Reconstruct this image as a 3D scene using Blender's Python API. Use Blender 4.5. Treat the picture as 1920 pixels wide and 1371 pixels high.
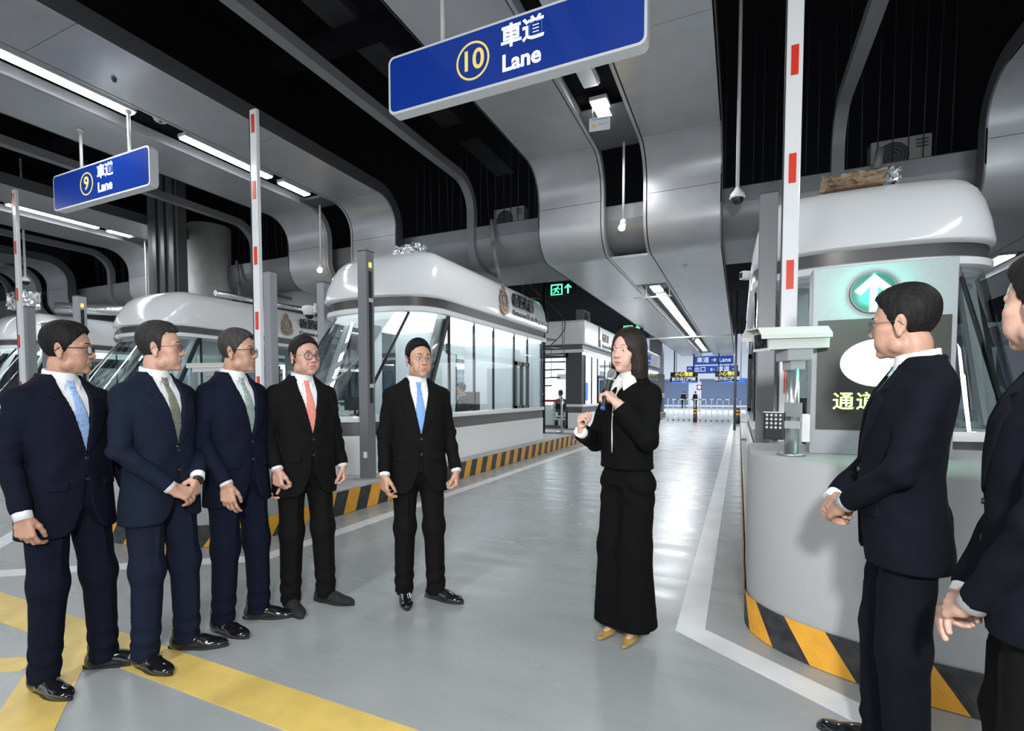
import bpy, bmesh, math, random
import numpy as np
from mathutils import Vector, Matrix

for _o in list(bpy.data.objects): bpy.data.objects.remove(_o)
SC = bpy.context.scene
COL = SC.collection
PI = math.pi
R = math.radians

# ------------------------------------------------------------------ camera
cam_data = bpy.data.cameras.new('camera'); cam = bpy.data.objects.new('camera', cam_data)
COL.objects.link(cam); SC.camera = cam
cam_data.sensor_fit = 'HORIZONTAL'; cam_data.sensor_width = 36.0
cam_data.lens = 940.0 / 1920.0 * 36.0
cam_data.shift_y = 94.5 / 1920.0
cam_data.clip_start = 0.05; cam_data.clip_end = 300
cam.location = (0, 0, 1.4)
cam.rotation_euler = (R(90 - 2.437), 0, R(24.36))

# ------------------------------------------------------------------ light
SC.view_settings.view_transform = 'Standard'; SC.view_settings.look = 'None'
SC.view_settings.exposure = 0.3; SC.view_settings.gamma = 1.0
SC.view_settings.use_curve_mapping = False
W = bpy.data.worlds.new('world'); SC.world = W; W.use_nodes = True
W.node_tree.nodes['Background'].inputs[0].default_value = (0.80, 0.87, 0.92, 1)
W.node_tree.nodes['Background'].inputs[1].default_value = 1.3

def area_light(name, loc, rot, sx, sy, power, color=(1, 1, 1)):
    l = bpy.data.lights.new(name, 'AREA'); l.shape = 'RECTANGLE'; l.size = sx; l.size_y = sy
    l.energy = power; l.color = color
    o = bpy.data.objects.new(name, l); COL.objects.link(o); o.location = loc; o.rotation_euler = rot
    return o
# the photographer's flash, held above and to the right of the lens
fl = area_light('camera_flash', (0.35, -0.75, 2.25), (R(80), 0, R(20)), 0.25, 0.25, 95)

# ------------------------------------------------------------------ materials
MATS = {}
def mat(name, col, rough=0.5, metal=0.0, spec=0.5, noise=0.0, nscale=20.0, bump=0.0, bscale=200.0,
        coat=0.0, emit=None, estr=0.0, stretch=None, sss=0.0, col2=None):
    if name in MATS: return MATS[name]
    m = bpy.data.materials.new(name); m.use_nodes = True
    nt = m.node_tree; b = nt.nodes['Principled BSDF']
    b.inputs['Base Color'].default_value = (*col, 1)
    b.inputs['Roughness'].default_value = rough; b.inputs['Metallic'].default_value = metal
    b.inputs['Specular IOR Level'].default_value = spec
    b.inputs['Coat Weight'].default_value = coat
    if sss:
        b.inputs['Subsurface Weight'].default_value = sss
        b.inputs['Subsurface Radius'].default_value = (0.012, 0.005, 0.003)
        b.inputs['Subsurface Scale'].default_value = 1.0
    if emit:
        b.inputs['Emission Color'].default_value = (*emit, 1); b.inputs['Emission Strength'].default_value = estr
    tc = None
    if noise or bump or col2:
        tc = nt.nodes.new('ShaderNodeTexCoord'); mp = nt.nodes.new('ShaderNodeMapping')
        nt.links.new(tc.outputs['Object'], mp.inputs[0])
        if stretch: mp.inputs['Scale'].default_value = stretch
    if noise or col2:
        n = nt.nodes.new('ShaderNodeTexNoise'); n.inputs['Scale'].default_value = nscale; n.inputs['Detail'].default_value = 5
        nt.links.new(mp.outputs[0], n.inputs[0])
        cr = nt.nodes.new('ShaderNodeValToRGB')
        c2 = col2 if col2 else tuple(min(1, c * (1 + noise)) for c in col)
        c1 = col if col2 else tuple(c * (1 - noise) for c in col)
        cr.color_ramp.elements[0].color = (*c1, 1); cr.color_ramp.elements[1].color = (*c2, 1)
        cr.color_ramp.elements[0].position = 0.35; cr.color_ramp.elements[1].position = 0.65
        nt.links.new(n.outputs[0], cr.inputs[0]); nt.links.new(cr.outputs[0], b.inputs['Base Color'])
    if bump:
        n2 = nt.nodes.new('ShaderNodeTexNoise'); n2.inputs['Scale'].default_value = bscale; n2.inputs['Detail'].default_value = 3
        nt.links.new(mp.outputs[0], n2.inputs[0])
        bp = nt.nodes.new('ShaderNodeBump'); bp.inputs['Strength'].default_value = bump; bp.inputs['Distance'].default_value = 0.01
        nt.links.new(n2.outputs[0], bp.inputs['Height']); nt.links.new(bp.outputs[0], b.inputs['Normal'])
    MATS[name] = m
    return m

def glass_mat(name, tint, refl=0.12):
    m = bpy.data.materials.new(name); m.use_nodes = True; nt = m.node_tree
    for n in list(nt.nodes):
        if n.type == 'BSDF_PRINCIPLED': nt.nodes.remove(n)
    out = [n for n in nt.nodes if n.type == 'OUTPUT_MATERIAL'][0]
    tr = nt.nodes.new('ShaderNodeBsdfTransparent'); tr.inputs[0].default_value = (*tint, 1)
    gl = nt.nodes.new('ShaderNodeBsdfGlossy'); gl.inputs['Roughness'].default_value = 0.02
    mx = nt.nodes.new('ShaderNodeMixShader'); fr = nt.nodes.new('ShaderNodeLayerWeight'); fr.inputs[0].default_value = 0.25
    mth = nt.nodes.new('ShaderNodeMath'); mth.operation = 'MULTIPLY_ADD'; mth.inputs[1].default_value = 0.6; mth.inputs[2].default_value = refl
    nt.links.new(fr.outputs['Fresnel'], mth.inputs[0]); nt.links.new(mth.outputs[0], mx.inputs[0])
    nt.links.new(tr.outputs[0], mx.inputs[1]); nt.links.new(gl.outputs[0], mx.inputs[2]); nt.links.new(mx.outputs[0], out.inputs[0])
    MATS[name] = m
    return m

M_panel = mat('brushed ceiling panel', (0.40, 0.41, 0.425), 0.33, metal=0.3, noise=0.05, nscale=3)
M_panel2 = mat('cross duct metal', (0.20, 0.21, 0.22), 0.42, metal=0.3, noise=0.06, nscale=2)
M_fascia = mat('dark fascia', (0.075, 0.078, 0.084), 0.55)
M_beam = mat('grey beam', (0.19, 0.195, 0.205), 0.45)
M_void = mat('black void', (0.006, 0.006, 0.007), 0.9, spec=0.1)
M_rod = mat('void steel', (0.035, 0.035, 0.038), 0.6, metal=0.4)
M_white = mat('white coated metal', (0.90, 0.91, 0.92), 0.16, spec=0.5, coat=0.25)
M_whitep = mat('white matt', (0.80, 0.81, 0.82), 0.5)
M_dark = mat('dark grey metal', (0.085, 0.086, 0.09), 0.38, metal=0.3)
M_darkband = mat('charcoal band', (0.13, 0.125, 0.125), 0.3, metal=0.3)
M_black = mat('black frame', (0.012, 0.013, 0.014), 0.35)
M_grey = mat('grey powder coat', (0.33, 0.34, 0.36), 0.42, noise=0.03, nscale=40)
M_post = mat('post grey', (0.19, 0.195, 0.205), 0.4, metal=0.2)
M_steel = mat('brushed steel', (0.55, 0.56, 0.57), 0.28, metal=0.85, stretch=(20, 20, 1), noise=0.08, nscale=8)
M_yel = mat('yellow kerb paint', (0.84, 0.40, 0.035), 0.5, noise=0.08, nscale=9)
M_blk = mat('black kerb paint', (0.035, 0.035, 0.036), 0.5, noise=0.5, nscale=14)
M_plinth = mat('speckled plinth', (0.40, 0.405, 0.41), 0.6, noise=0.035, nscale=160, bump=0.08, bscale=260)
M_kerbtop = mat('kerb concrete', (0.42, 0.42, 0.41), 0.6, noise=0.1, nscale=6)
M_red = mat('red reflector', (0.80, 0.045, 0.02), 0.35, emit=(0.9, 0.05, 0.02), estr=0.0)
M_sblue = mat('sign blue backlit', (0.003, 0.022, 0.17), 0.3, emit=(0.004, 0.035, 0.30), estr=0.38, coat=0.3)
M_swhite = mat('sign lettering white', (0.9, 0.9, 0.92), 0.4, emit=(0.85, 0.92, 1.0), estr=0.6)
M_syel = mat('sign lettering yellow', (0.85, 0.62, 0.12), 0.4, emit=(1.0, 0.80, 0.25), estr=0.30)
M_lamp = mat('lit diffuser', (0.9, 0.9, 0.9), 0.4, emit=(0.93, 0.97, 1.0), estr=9.0)
M_lampdim = mat('unlit diffuser', (0.55, 0.57, 0.57), 0.4)
M_orange = mat('amber bulb', (0.9, 0.6, 0.2), 0.4, emit=(1.0, 0.62, 0.16), estr=22.0)
M_foil = mat('crumpled foil', (0.75, 0.77, 0.78), 0.22, metal=0.9, bump=1.0, bscale=22)
M_paper = mat('brown wrapping', (0.30, 0.21, 0.13), 0.5, bump=1.0, bscale=25, noise=0.3, nscale=12)
M_lightgrey = mat('light grey plastic', (0.62, 0.63, 0.62), 0.4)
M_letter = mat('dark lettering', (0.03, 0.028, 0.03), 0.35)
M_bronze = mat('bronze emblem', (0.42, 0.27, 0.18), 0.35, metal=0.6)
M_silver = mat('silver emblem', (0.55, 0.55, 0.56), 0.35, metal=0.5)
M_int = mat('booth interior white', (0.80, 0.83, 0.85), 0.6)
M_intl = mat('booth interior glow', (0.9, 0.9, 0.9), 0.5, emit=(0.93, 0.97, 1.0), estr=1.5)
M_glass = glass_mat('window glass', (0.80, 0.88, 0.88), 0.06)
M_glass2 = glass_mat('spectacle glass', (0.93, 0.96, 0.97), 0.03)

# ------------------------------------------------------------------ mesh helpers
def link_mesh(name, bm, m, parent=None, smooth=False, mats=None):
    me = bpy.data.meshes.new(name); bm.normal_update(); bm.to_mesh(me); bm.free()
    for mm in (mats if mats else [m]): me.materials.append(mm)
    if smooth:
        me.polygons.foreach_set('use_smooth', [True] * len(me.polygons))
    o = bpy.data.objects.new(name, me); COL.objects.link(o)
    if parent: o.parent = parent
    return o
def autosmooth(o, ang=40):
    me = o.data
    me.polygons.foreach_set('use_smooth', [True] * len(me.polygons))
    me.set_sharp_from_angle(angle=R(ang))
    return o
def tag(o, label=None, cat=None, group=None, kind=None):
    if label: o['label'] = label
    if cat: o['category'] = cat
    if group: o['group'] = group
    if kind: o['kind'] = kind
    return o
def empty(name, loc=(0, 0, 0), rz=0.0, label=None, cat=None, group=None, kind=None):
    o = bpy.data.objects.new(name, None); COL.objects.link(o); o.empty_display_size = 0.1
    o.location = loc; o.rotation_euler = (0, 0, rz)
    return tag(o, label, cat, group, kind)
def copy_tree(o, parent=None):
    c = o.copy(); COL.objects.link(c)
    if parent: c.parent = parent
    for ch in o.children: copy_tree(ch, c)
    return c
def box(bm, x0, x1, y0, y1, z0, z1, mi=0, M=None, bev=0.0):
    r = bmesh.ops.create_cube(bm, size=1.0)
    vs = r['verts']
    for v in vs:
        v.co = Vector(((x0 + x1) / 2 + v.co.x * (x1 - x0), (y0 + y1) / 2 + v.co.y * (y1 - y0), (z0 + z1) / 2 + v.co.z * (z1 - z0)))
    fs = set(f for v in vs for f in v.link_faces)
    for f in fs: f.material_index = mi
    if bev:
        es = list(set(e for v in vs for e in v.link_edges))
        rr = bmesh.ops.bevel(bm, geom=es, offset=bev, segments=2, affect='EDGES', profile=0.6)
        vs = list(set(v for f in rr['faces'] for v in f.verts) | set(v for v in vs if v.is_valid))
    if M is not None:
        for v in set(vs):
            if v.is_valid: v.co = M @ v.co
    return vs
def boxo(name, x0, x1, y0, y1, z0, z1, m, parent=None, bev=0.0):
    bm = bmesh.new(); box(bm, x0, x1, y0, y1, z0, z1, bev=bev)
    return link_mesh(name, bm, m, parent)
def cyl(bm, a, b, r0, r1=None, n=12, mi=0, cap=True):
    a = Vector(a); b = Vector(b); r1 = r0 if r1 is None else r1
    d = (b - a); L = d.length; q = d.to_track_quat('Z', 'Y').to_matrix().to_4x4()
    M = Matrix.Translation(a) @ q
    v0 = []; v1 = []
    for i in range(n):
        t = 2 * PI * i / n
        v0.append(bm.verts.new(M @ Vector((r0 * math.cos(t), r0 * math.sin(t), 0))))
        v1.append(bm.verts.new(M @ Vector((r1 * math.cos(t), r1 * math.sin(t), L))))
    for i in range(n):
        j = (i + 1) % n
        f = bm.faces.new((v0[i], v0[j], v1[j], v1[i])); f.material_index = mi; f.smooth = True
    if cap:
        f = bm.faces.new(v0[::-1]); f.material_index = mi
        f = bm.faces.new(v1); f.material_index = mi
def cylo(name, a, b, r0, m, parent=None, r1=None, n=12):
    bm = bmesh.new(); cyl(bm, a, b, r0, r1, n)
    return link_mesh(name, bm, m, parent)
def tube(bm, pts, r, n=8, mi=0):
    for i in range(len(pts) - 1): cyl(bm, pts[i], pts[i + 1], r, r, n, mi)
def sphere(bm, c, rx, ry=None, rz=None, u=16, v=10, M=None):
    ry = rx if ry is None else ry; rz = rx if rz is None else rz
    res = bmesh.ops.create_uvsphere(bm, u_segments=u, v_segments=v, radius=1.0)
    for w in res['verts']:
        p = Vector((w.co.x * rx, w.co.y * ry, w.co.z * rz))
        if M is not None: p = M @ p
        w.co = p + Vector(c)
    for f in set(f for w in res['verts'] for f in w.link_faces): f.smooth = True
def lathe(bm, prof, n=20, c=(0, 0, 0)):
    rings = []
    for r, z in prof:
        rings.append([bm.verts.new((c[0] + r * math.cos(2 * PI * i / n), c[1] + r * math.sin(2 * PI * i / n), c[2] + z)) for i in range(n)])
    for a, b in zip(rings, rings[1:]):
        for i in range(n):
            j = (i + 1) % n
            f = bm.faces.new((a[i], a[j], b[j], b[i])); f.smooth = True
    bm.faces.new(rings[0][::-1]); bm.faces.new(rings[-1])
def prism(bm, poly, h, M=None, mi=0):
    """poly: list of (x, y); extruded z 0..h"""
    a = [Vector((x, y, 0)) for x, y in poly]; b = [Vector((x, y, h)) for x, y in poly]
    if M is not None: a = [M @ p for p in a]; b = [M @ p for p in b]
    va = [bm.verts.new(p) for p in a]; vb = [bm.verts.new(p) for p in b]
    n = len(poly)
    f = bm.faces.new(va[::-1]); f.material_index = mi
    f = bm.faces.new(vb); f.material_index = mi
    for i in range(n):
        j = (i + 1) % n
        f = bm.faces.new((va[i], va[j], vb[j], vb[i])); f.material_index = mi
def rrect(w, h, r, n=5):
    out = []
    for cx, cy, a0 in ((w / 2 - r, h / 2 - r, 0), (-w / 2 + r, h / 2 - r, 90), (-w / 2 + r, -h / 2 + r, 180), (w / 2 - r, -h / 2 + r, 270)):
        for i in range(n + 1):
            t = R(a0 + 90 * i / n); out.append((cx + r * math.cos(t), cy + r * math.sin(t)))
    return out
def loft(bm, rings, closed=True, cap0=False, cap1=False, mi=0, smooth=True):
    vr = [[bm.verts.new(p) for p in r] for r in rings]
    n = len(vr[0]); fs = []
    for a, b in zip(vr, vr[1:]):
        for i in range(n if closed else n - 1):
            j = (i + 1) % n
            f = bm.faces.new((a[i], a[j], b[j], b[i])); f.material_index = mi; f.smooth = smooth; fs.append(f)
    if cap0: bm.faces.new(vr[0][::-1]).material_index = mi
    if cap1: bm.faces.new(vr[-1]).material_index = mi
    return vr

def text_obj(name, s, size, m, M, parent=None, extrude=0.004, bold=0.0, align='CENTER', sx=1.0, space=1.0):
    """text standing in its local XY plane, placed by matrix M (in the parent's frame)"""
    cu = bpy.data.curves.new('txt', 'FONT'); cu.body = s; cu.size = size; cu.extrude = extrude
    cu.align_x = align; cu.align_y = 'CENTER'; cu.offset = bold; cu.resolution_u = 4; cu.space_character = space
    to = bpy.data.objects.new('txt', cu); COL.objects.link(to)
    dg = bpy.context.evaluated_depsgraph_get(); dg.update()
    me = bpy.data.meshes.new_from_object(to.evaluated_get(dg)); me.name = name
    bpy.data.objects.remove(to); bpy.data.curves.remove(cu)
    me.transform(M @ Matrix.Diagonal((sx, 1, 1, 1)))
    me.materials.clear(); me.materials.append(m)
    o = bpy.data.objects.new(name, me); COL.objects.link(o)
    if parent: o.parent = parent
    return o
def face_M(loc, facing):
    """frame whose local z points along the horizontal direction 'facing', x to the reader's right, y up"""
    f = Vector(facing).normalized(); upv = Vector((0, 0, 1)); x = upv.cross(f).normalized(); y = f.cross(x)
    M = Matrix((x, y, f)).transposed().to_4x4(); M.translation = Vector(loc)
    return M
# ================================================================== THE HALL
LANE = -2.05; PITCH = 6.95; HW = 1.71; ZU = 5.85; ZL = 4.15; YB = 9.6
ISL = [1.41 - PITCH * k for k in range(0, 4)]     # island centres: 1.41, -5.54, -12.49, -19.44
YFAR = 38.0

# floor ------------------------------------------------------------
def floor_material():
    m = bpy.data.materials.new('polished grey epoxy floor'); m.use_nodes = True; nt = m.node_tree; b = nt.nodes['Principled BSDF']
    tc = nt.nodes.new('ShaderNodeTexCoord')
    n1 = nt.nodes.new('ShaderNodeTexNoise'); n1.inputs['Scale'].default_value = 0.7; n1.inputs['Detail'].default_value = 8; n1.inputs['Roughness'].default_value = 0.62
    mp = nt.nodes.new('ShaderNodeMapping'); mp.inputs['Scale'].default_value = (1.0, 2.4, 1)
    nt.links.new(tc.outputs['Object'], mp.inputs[0]); nt.links.new(mp.outputs[0], n1.inputs[0])
    cr = nt.nodes.new('ShaderNodeValToRGB')
    cr.color_ramp.elements[0].position = 0.3; cr.color_ramp.elements[0].color = (0.315, 0.335, 0.335, 1)
    cr.color_ramp.elements[1].position = 0.72; cr.color_ramp.elements[1].color = (0.37, 0.39, 0.395, 1)
    nt.links.new(n1.outputs[0], cr.inputs[0]); nt.links.new(cr.outputs[0], b.inputs['Base Color'])
    n2 = nt.nodes.new('ShaderNodeTexNoise'); n2.inputs['Scale'].default_value = 2.2; n2.inputs['Detail'].default_value = 6
    mp2 = nt.nodes.new('ShaderNodeMapping'); mp2.inputs['Scale'].default_value = (0.5, 3.0, 1)
    nt.links.new(tc.outputs['Object'], mp2.inputs[0]); nt.links.new(mp2.outputs[0], n2.inputs[0])
    mr = nt.nodes.new('ShaderNodeMapRange'); mr.inputs[1].default_value = 0.3; mr.inputs[2].default_value = 0.7
    mr.inputs[3].default_value = 0.22; mr.inputs[4].default_value = 0.36
    nt.links.new(n2.outputs[0], mr.inputs[0]); nt.links.new(mr.outputs[0], b.inputs['Roughness'])
    bp = nt.nodes.new('ShaderNodeBump'); bp.inputs['Strength'].default_value = 0.04; bp.inputs['Distance'].default_value = 0.02
    nt.links.new(n2.outputs[0], bp.inputs['Height']); nt.links.new(bp.outputs[0], b.inputs['Normal'])
    return m
bm = bmesh.new(); box(bm, -42, 22, -12, 80, -0.2, 0)
floor = tag(link_mesh('floor', bm, floor_material()), kind='structure')
M_wline = mat('white road paint', (0.72, 0.74, 0.75), 0.32, noise=0.08, nscale=3)
M_yline = mat('yellow road paint', (0.72, 0.52, 0.14), 0.4, noise=0.12, nscale=5)
def strip(name, pts, w, m, z=0.003):
    """painted line of width w along pts (mitred)"""
    bm = bmesh.new(); P = [Vector((x, y, 0)) for x, y in pts]; L = []; Rr = []
    for i, p in enumerate(P):
        d0 = (P[i] - P[i - 1]).normalized() if i else (P[1] - P[0]).normalized()
        d1 = (P[i + 1] - P[i]).normalized() if i < len(P) - 1 else d0
        n0 = Vector((-d0.y, d0.x, 0)); n1 = Vector((-d1.y, d1.x, 0)); n = (n0 + n1).normalized()
        s = w / 2 / max(0.3, n.dot(n1))
        L.append(p + n * s); Rr.append(p - n * s)
    a = [bm.verts.new((p.x, p.y, z)) for p in L]; b = [bm.verts.new((p.x, p.y, z)) for p in Rr]
    c = [bm.verts.new((p.x, p.y, 0)) for p in L]; d = [bm.verts.new((p.x, p.y, 0)) for p in Rr]
    for i in range(len(P) - 1):
        bm.faces.new((b[i], b[i + 1], a[i + 1], a[i])); bm.faces.new((a[i], a[i + 1], c[i + 1], c[i])); bm.faces.new((d[i], d[i + 1], b[i + 1], b[i]))
    return link_mesh(name, bm, m, floor)
for k, c in enumerate(ISL):
    xr = c + 1.87; xl = c - 1.65
    pts = [(xl, 34), (xl, 3.1), (c, 1.95), (xr, 3.05), (xr, 34)]
    if k == 1: pts = [(xl, 34), (xl, 2.95), (c, 1.66), (xr - 0.02, 2.98), (xr - 0.02, 34)]
    strip('white_line', pts, 0.16, M_wline)
strip('yellow_line', [(-24, 1.575), (10, 1.575)], 0.23, M_yline)
strip('yellow_line', [(-3.36, 1.46), (-2.55, 0.90), (-1.6, 0.2)], 0.24, M_yline, 0.0025)
strip('yellow_line', [(-3.33, 1.30), (-4.3, 0.69), (-5.2, 0.1)], 0.15, M_yline, 0.002)
bm = bmesh.new()
for x, y, s, t in ((-0.72, 3.35, .028, .4), (-1.55, 5.2, .03, 1.2), (-1.9, 6.1, .035, 2.0), (-2.1, 4.4, .02, .7), (-1.2, 6.4, .03, .1)):
    prism(bm, [(s * math.cos(t), s * math.sin(t)), (s * .5 * math.cos(t + 1.3), s * .5 * math.sin(t + 1.3)), (s * .9 * math.cos(t + 2.4), s * .9 * math.sin(t + 2.4)), (s * .45 * math.cos(t + 4), s * .45 * math.sin(t + 4))], 0.001, Matrix.Translation((x, y, 0)))
link_mesh('paint_chips', bm, M_wline, floor)['kind'] = 'stuff'

# outer shell --------------------------------------------------------
def struct(o): return tag(o, kind='structure')
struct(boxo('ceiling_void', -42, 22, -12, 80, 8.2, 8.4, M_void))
struct(boxo('wall_left', -42.3, -42, -12, 80, 0, 8.4, M_panel2))
struct(boxo('wall_right', 22, 22.3, -12, 80, 0, 8.4, M_panel2))
M_far = mat('glowing far wall', (0.70, 0.76, 0.84), 0.5, emit=(0.75, 0.85, 1.0), estr=0.35)  # wall glows by itself, brightness of the far end put into its material
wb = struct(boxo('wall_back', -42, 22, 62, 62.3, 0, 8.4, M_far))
M_shut = mat('blue grey shutter', (0.25, 0.36, 0.60), 0.5)
for x in range(-20, 12, 8):
    bm = bmesh.new()
    for i in range(10): box(bm, x, x + 6.6, 61.86, 61.98, 0.2 + i * 0.27, 0.465 + i * 0.27)
    box(bm, x - .2, x + 6.8, 61.7, 61.98, 2.9, 3.2)
    link_mesh('roller_shutter', bm, M_shut, wb)

# profile swept ceiling bands -------------------------------------------
def band_path(zu=ZU, zl=ZL, yb=YB, r=0.6, off=0.0, y0=-11.0, y1=YFAR):
    """(y, z) line of the soffit: high, down the face, low. off pushes it outwards (down / towards the viewer)."""
    P = [(y0, zu - off)]
    for i in range(9):
        t = R(90 - 90 * i / 8); P.append((yb - r + (r - off) * math.cos(t), zu - r + (r - off) * math.sin(t)))
    P.append((yb - off, 5.10))
    for i in range(9):
        t = R(180 + 90 * i / 8); P.append((yb + r + (r + off) * math.cos(t), zl + r + (r + off) * math.sin(t)))
    P.append((y1, zl - off))
    return P
def cut_path(P, ys=None):
    return P
def sweep(bm, P, x0, x1, th, mi=0):
    """slab of thickness th (upwards / backwards) along path P between x0 and x1"""
    n = len(P); T = []
    for i in range(n):
        a = P[max(i - 1, 0)]; b = P[min(i + 1, n - 1)]
        dy, dz = b[0] - a[0], b[1] - a[1]; l = math.hypot(dy, dz) or 1
        T.append((-dz / l, dy / l))
    rings = []
    for i in range(n):
        y, z = P[i]; ny, nz = T[i]
        rings.append([(x0, y, z), (x1, y, z), (x1, y + ny * th, z + nz * th), (x0, y + ny * th, z + nz * th)])
    loft(bm, rings, closed=True, cap0=True, cap1=True, mi=mi, smooth=False)
def seg(P, ya, yb):
    """part of a straight-run path between two y values along its arc index"""
    out = [(ya, P[0][1])] if ya >= P[0][0] else [P[0]]
    return out
def subdiv_panels(P):
    """split the path into panels: runs of <= 3 m on the straights, the bends as pieces"""
    i_up = 1; full = P
    pieces = []
    y = P[0][0]; zt = P[0][1]; yend = P[1][0]
    while y < yend - 0.01:
        y2 = min(y + 2.9, yend); pieces.append([(y, zt), (y2, zt)]); y = y2
    pieces.append(full[1:11])                       # top bend to the seam
    pieces.append(full[10:20])                      # seam to bottom bend
    y = full[19][0]; zl = full[19][1]
    while y < full[20][0] - 0.01:
        y2 = min(y + 4.0, full[20][0]); pieces.append([(y, zl), (y2, zl)]); y = y2
    return pieces
def trim_piece(p, g=0.004):
    a = Vector(p[0]); b = Vector(p[1]); c = Vector(p[-1]); d = Vector(p[-2])
    q = list(p); q[0] = tuple(a + (b - a).normalized() * g); q[-1] = tuple(c + (d - c).normalized() * g)
    return q
P0 = band_path(); PIECES = [trim_piece(p) for p in subdiv_panels(P0)]
for k in range(-2, 5):
    cx = LANE - PITCH * k
    root = tag(empty('ceiling', (cx, 0, 0)), kind='structure')
    for side in (-1, 1):
        x0, x1 = (-HW, -0.44) if side < 0 else (0.44, HW)
        for p in PIECES:
            if k in (-2, 4) and p[0][0] < 2 and k == -2: continue
            bm = bmesh.new(); sweep(bm, p, x0, x1, 0.05)
            autosmooth(link_mesh('ceiling_panel', bm, M_panel, root), 30)
        bm = bmesh.new(); xa = 0.37 * side; xb = 0.42 * side        # slot trim
        sweep(bm, band_path(off=0.004), min(xa, xb), max(xa, xb), 0.16); autosmooth(link_mesh('slot_trim', bm, M_panel, root), 30)
        bm = bmesh.new()                                             # black joint behind the trim
        xa = 0.40 * side; xb = 0.46 * side
        sweep(bm, band_path(off=-0.03), min(xa, xb), max(xa, xb), 0.03); autosmooth(link_mesh('joint_gap', bm, M_void, root), 30)
        bm = bmesh.new(); xa = (HW - 0.02) * side; xb = (HW + 0.012) * side
        sweep(bm, band_path(off=0.0), min(xa, xb), max(xa, xb), 0.24); autosmooth(link_mesh('edge_fascia', bm, M_fascia, root), 30)
    # channel above the slot, upper and lower runs
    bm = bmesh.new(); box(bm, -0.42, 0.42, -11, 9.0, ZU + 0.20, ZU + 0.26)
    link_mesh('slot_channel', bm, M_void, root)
    bm = bmesh.new(); box(bm, -0.42, 0.42, 12.8, YFAR, ZL + 0.20, ZL + 0.26)
    link_mesh('slot_channel', bm, M_fascia, root)
    bm = bmesh.new(); box(bm, -0.37, 0.37, 10.25, 12.9, ZL + 0.005, ZL + 0.05)
    link_mesh('slot_cover', bm, M_panel, root)
    bm = bmesh.new(); box(bm, -0.38, 0.38, 7.95 if k == 0 else 8.75, 9.25, ZU + 0.03, ZU + 0.08)
    link_mesh('slot_cover', bm, M_fascia, root)

# cross duct behind the drops
def duct_path():
    P = [(10.05, 5.15), (10.0, 5.12), (10.0, 4.85)]
    for i in range(9):
        t = R(180 + 90 * i / 8); P.append((10.55 + 0.55 * math.cos(t), 4.30 + 0.55 + 0.55 * math.sin(t)))
    P += [(12.3, 4.30), (12.35, 4.35), (12.35, 5.15)]
    return P
bm = bmesh.new(); P = duct_path()
loft(bm, [[(-40, y, z) for y, z in P], [(20, y, z) for y, z in P]], closed=True, cap0=True, cap1=True, smooth=False)
bmesh.ops.recalc_face_normals(bm, faces=bm.faces)
struct(autosmooth(link_mesh('trim_1', bm, M_panel2), 35))
# narrow beams in the gaps
for k in range(-1, 5):
    cx = LANE - PITCH * k + PITCH / 2 - PITCH
    bm = bmesh.new(); P = band_path(zu=6.0, zl=4.25, yb=9.95, r=0.55, off=0.0, y0=-11, y1=11.2)
    sweep(bm, P, cx - 0.09, cx + 0.09, 0.16)
    o = autosmooth(link_mesh('trim_2', bm, M_beam), 30); struct(o)
    if k in (0, 1, 2, 3):
        bm = bmesh.new()
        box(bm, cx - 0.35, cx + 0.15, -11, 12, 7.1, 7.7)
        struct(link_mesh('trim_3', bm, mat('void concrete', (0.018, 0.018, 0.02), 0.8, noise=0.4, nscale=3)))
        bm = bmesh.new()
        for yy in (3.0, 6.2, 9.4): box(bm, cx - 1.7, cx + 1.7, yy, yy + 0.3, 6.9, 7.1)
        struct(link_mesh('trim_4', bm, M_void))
# hanging rods above the duct
ri = random.Random(4)
RL = ['above the right booth', 'above the middle booth', 'above the left booth', 'at far left']
for k in range(4):
    cx = ISL[k]
    g = empty('hanger_rack', (cx, 10.35, 5.15), label='thin dark hanger rods over the cross duct, ' + RL[k], cat='rods')
    for i in range(17):
        x = -1.7 + i * 0.21 + ri.uniform(-.04, .04)
        cylo('rod', (x, ri.uniform(-.1, .15), 0), (x, ri.uniform(-.1, .15), 2.9), 0.009, M_rod, g, n=5)
# ================================================================== LIGHTS IN THE SLOTS
def ceiling_light(x, y0, y1, z, lit=True, w=0.17, label='', power=None, group=None):
    g = empty('ceiling_light', (x, y0, z), label=label, cat='light', group=group)
    L = y1 - y0
    bm = bmesh.new(); box(bm, -w / 2 - .015, w / 2 + .015, -.015, L + .015, 0.03, 0.09); link_mesh('housing', bm, M_lightgrey, g)
    bm = bmesh.new(); box(bm, -w / 2, w / 2, 0, L, 0.0, 0.032, bev=0.012); link_mesh('diffuser', bm, M_lamp if lit else M_lampdim, g)
    return g
X9 = LANE - PITCH; X8 = LANE - 2 * PITCH; X7 = LANE - 3 * PITCH
zu = ZU + 0.05
ceiling_light(X9, -6.0, 0.5, zu, label='long lit strip light in the lane nine soffit slot, behind the photographer')
ceiling_light(X9, 1.1, 5.02, zu, label='longest lit strip light in the lane nine soffit, left of the number nine sign pole')
ceiling_light(X9, 5.82, 7.62, zu, label='lit strip light behind the barrier arm in the lane nine soffit')
ceiling_light(X9, 7.9, 8.62, zu, label='short lit panel at the front end of the lane nine slot')
ceiling_light(X8, 6.1, 7.95, zu, label='lit strip light in the far left soffit below the number nine sign')
ceiling_light(X8, 8.2, 8.85, zu, label='short lit panel beside the slim white pole, far left soffit')
ceiling_light(X8, -2, 5.2, zu, label='lit strip light in the far left soffit beyond the picture edge')
ceiling_light(X7, 3, 8.2, zu, label='lit strip light in the leftmost soffit')
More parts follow.
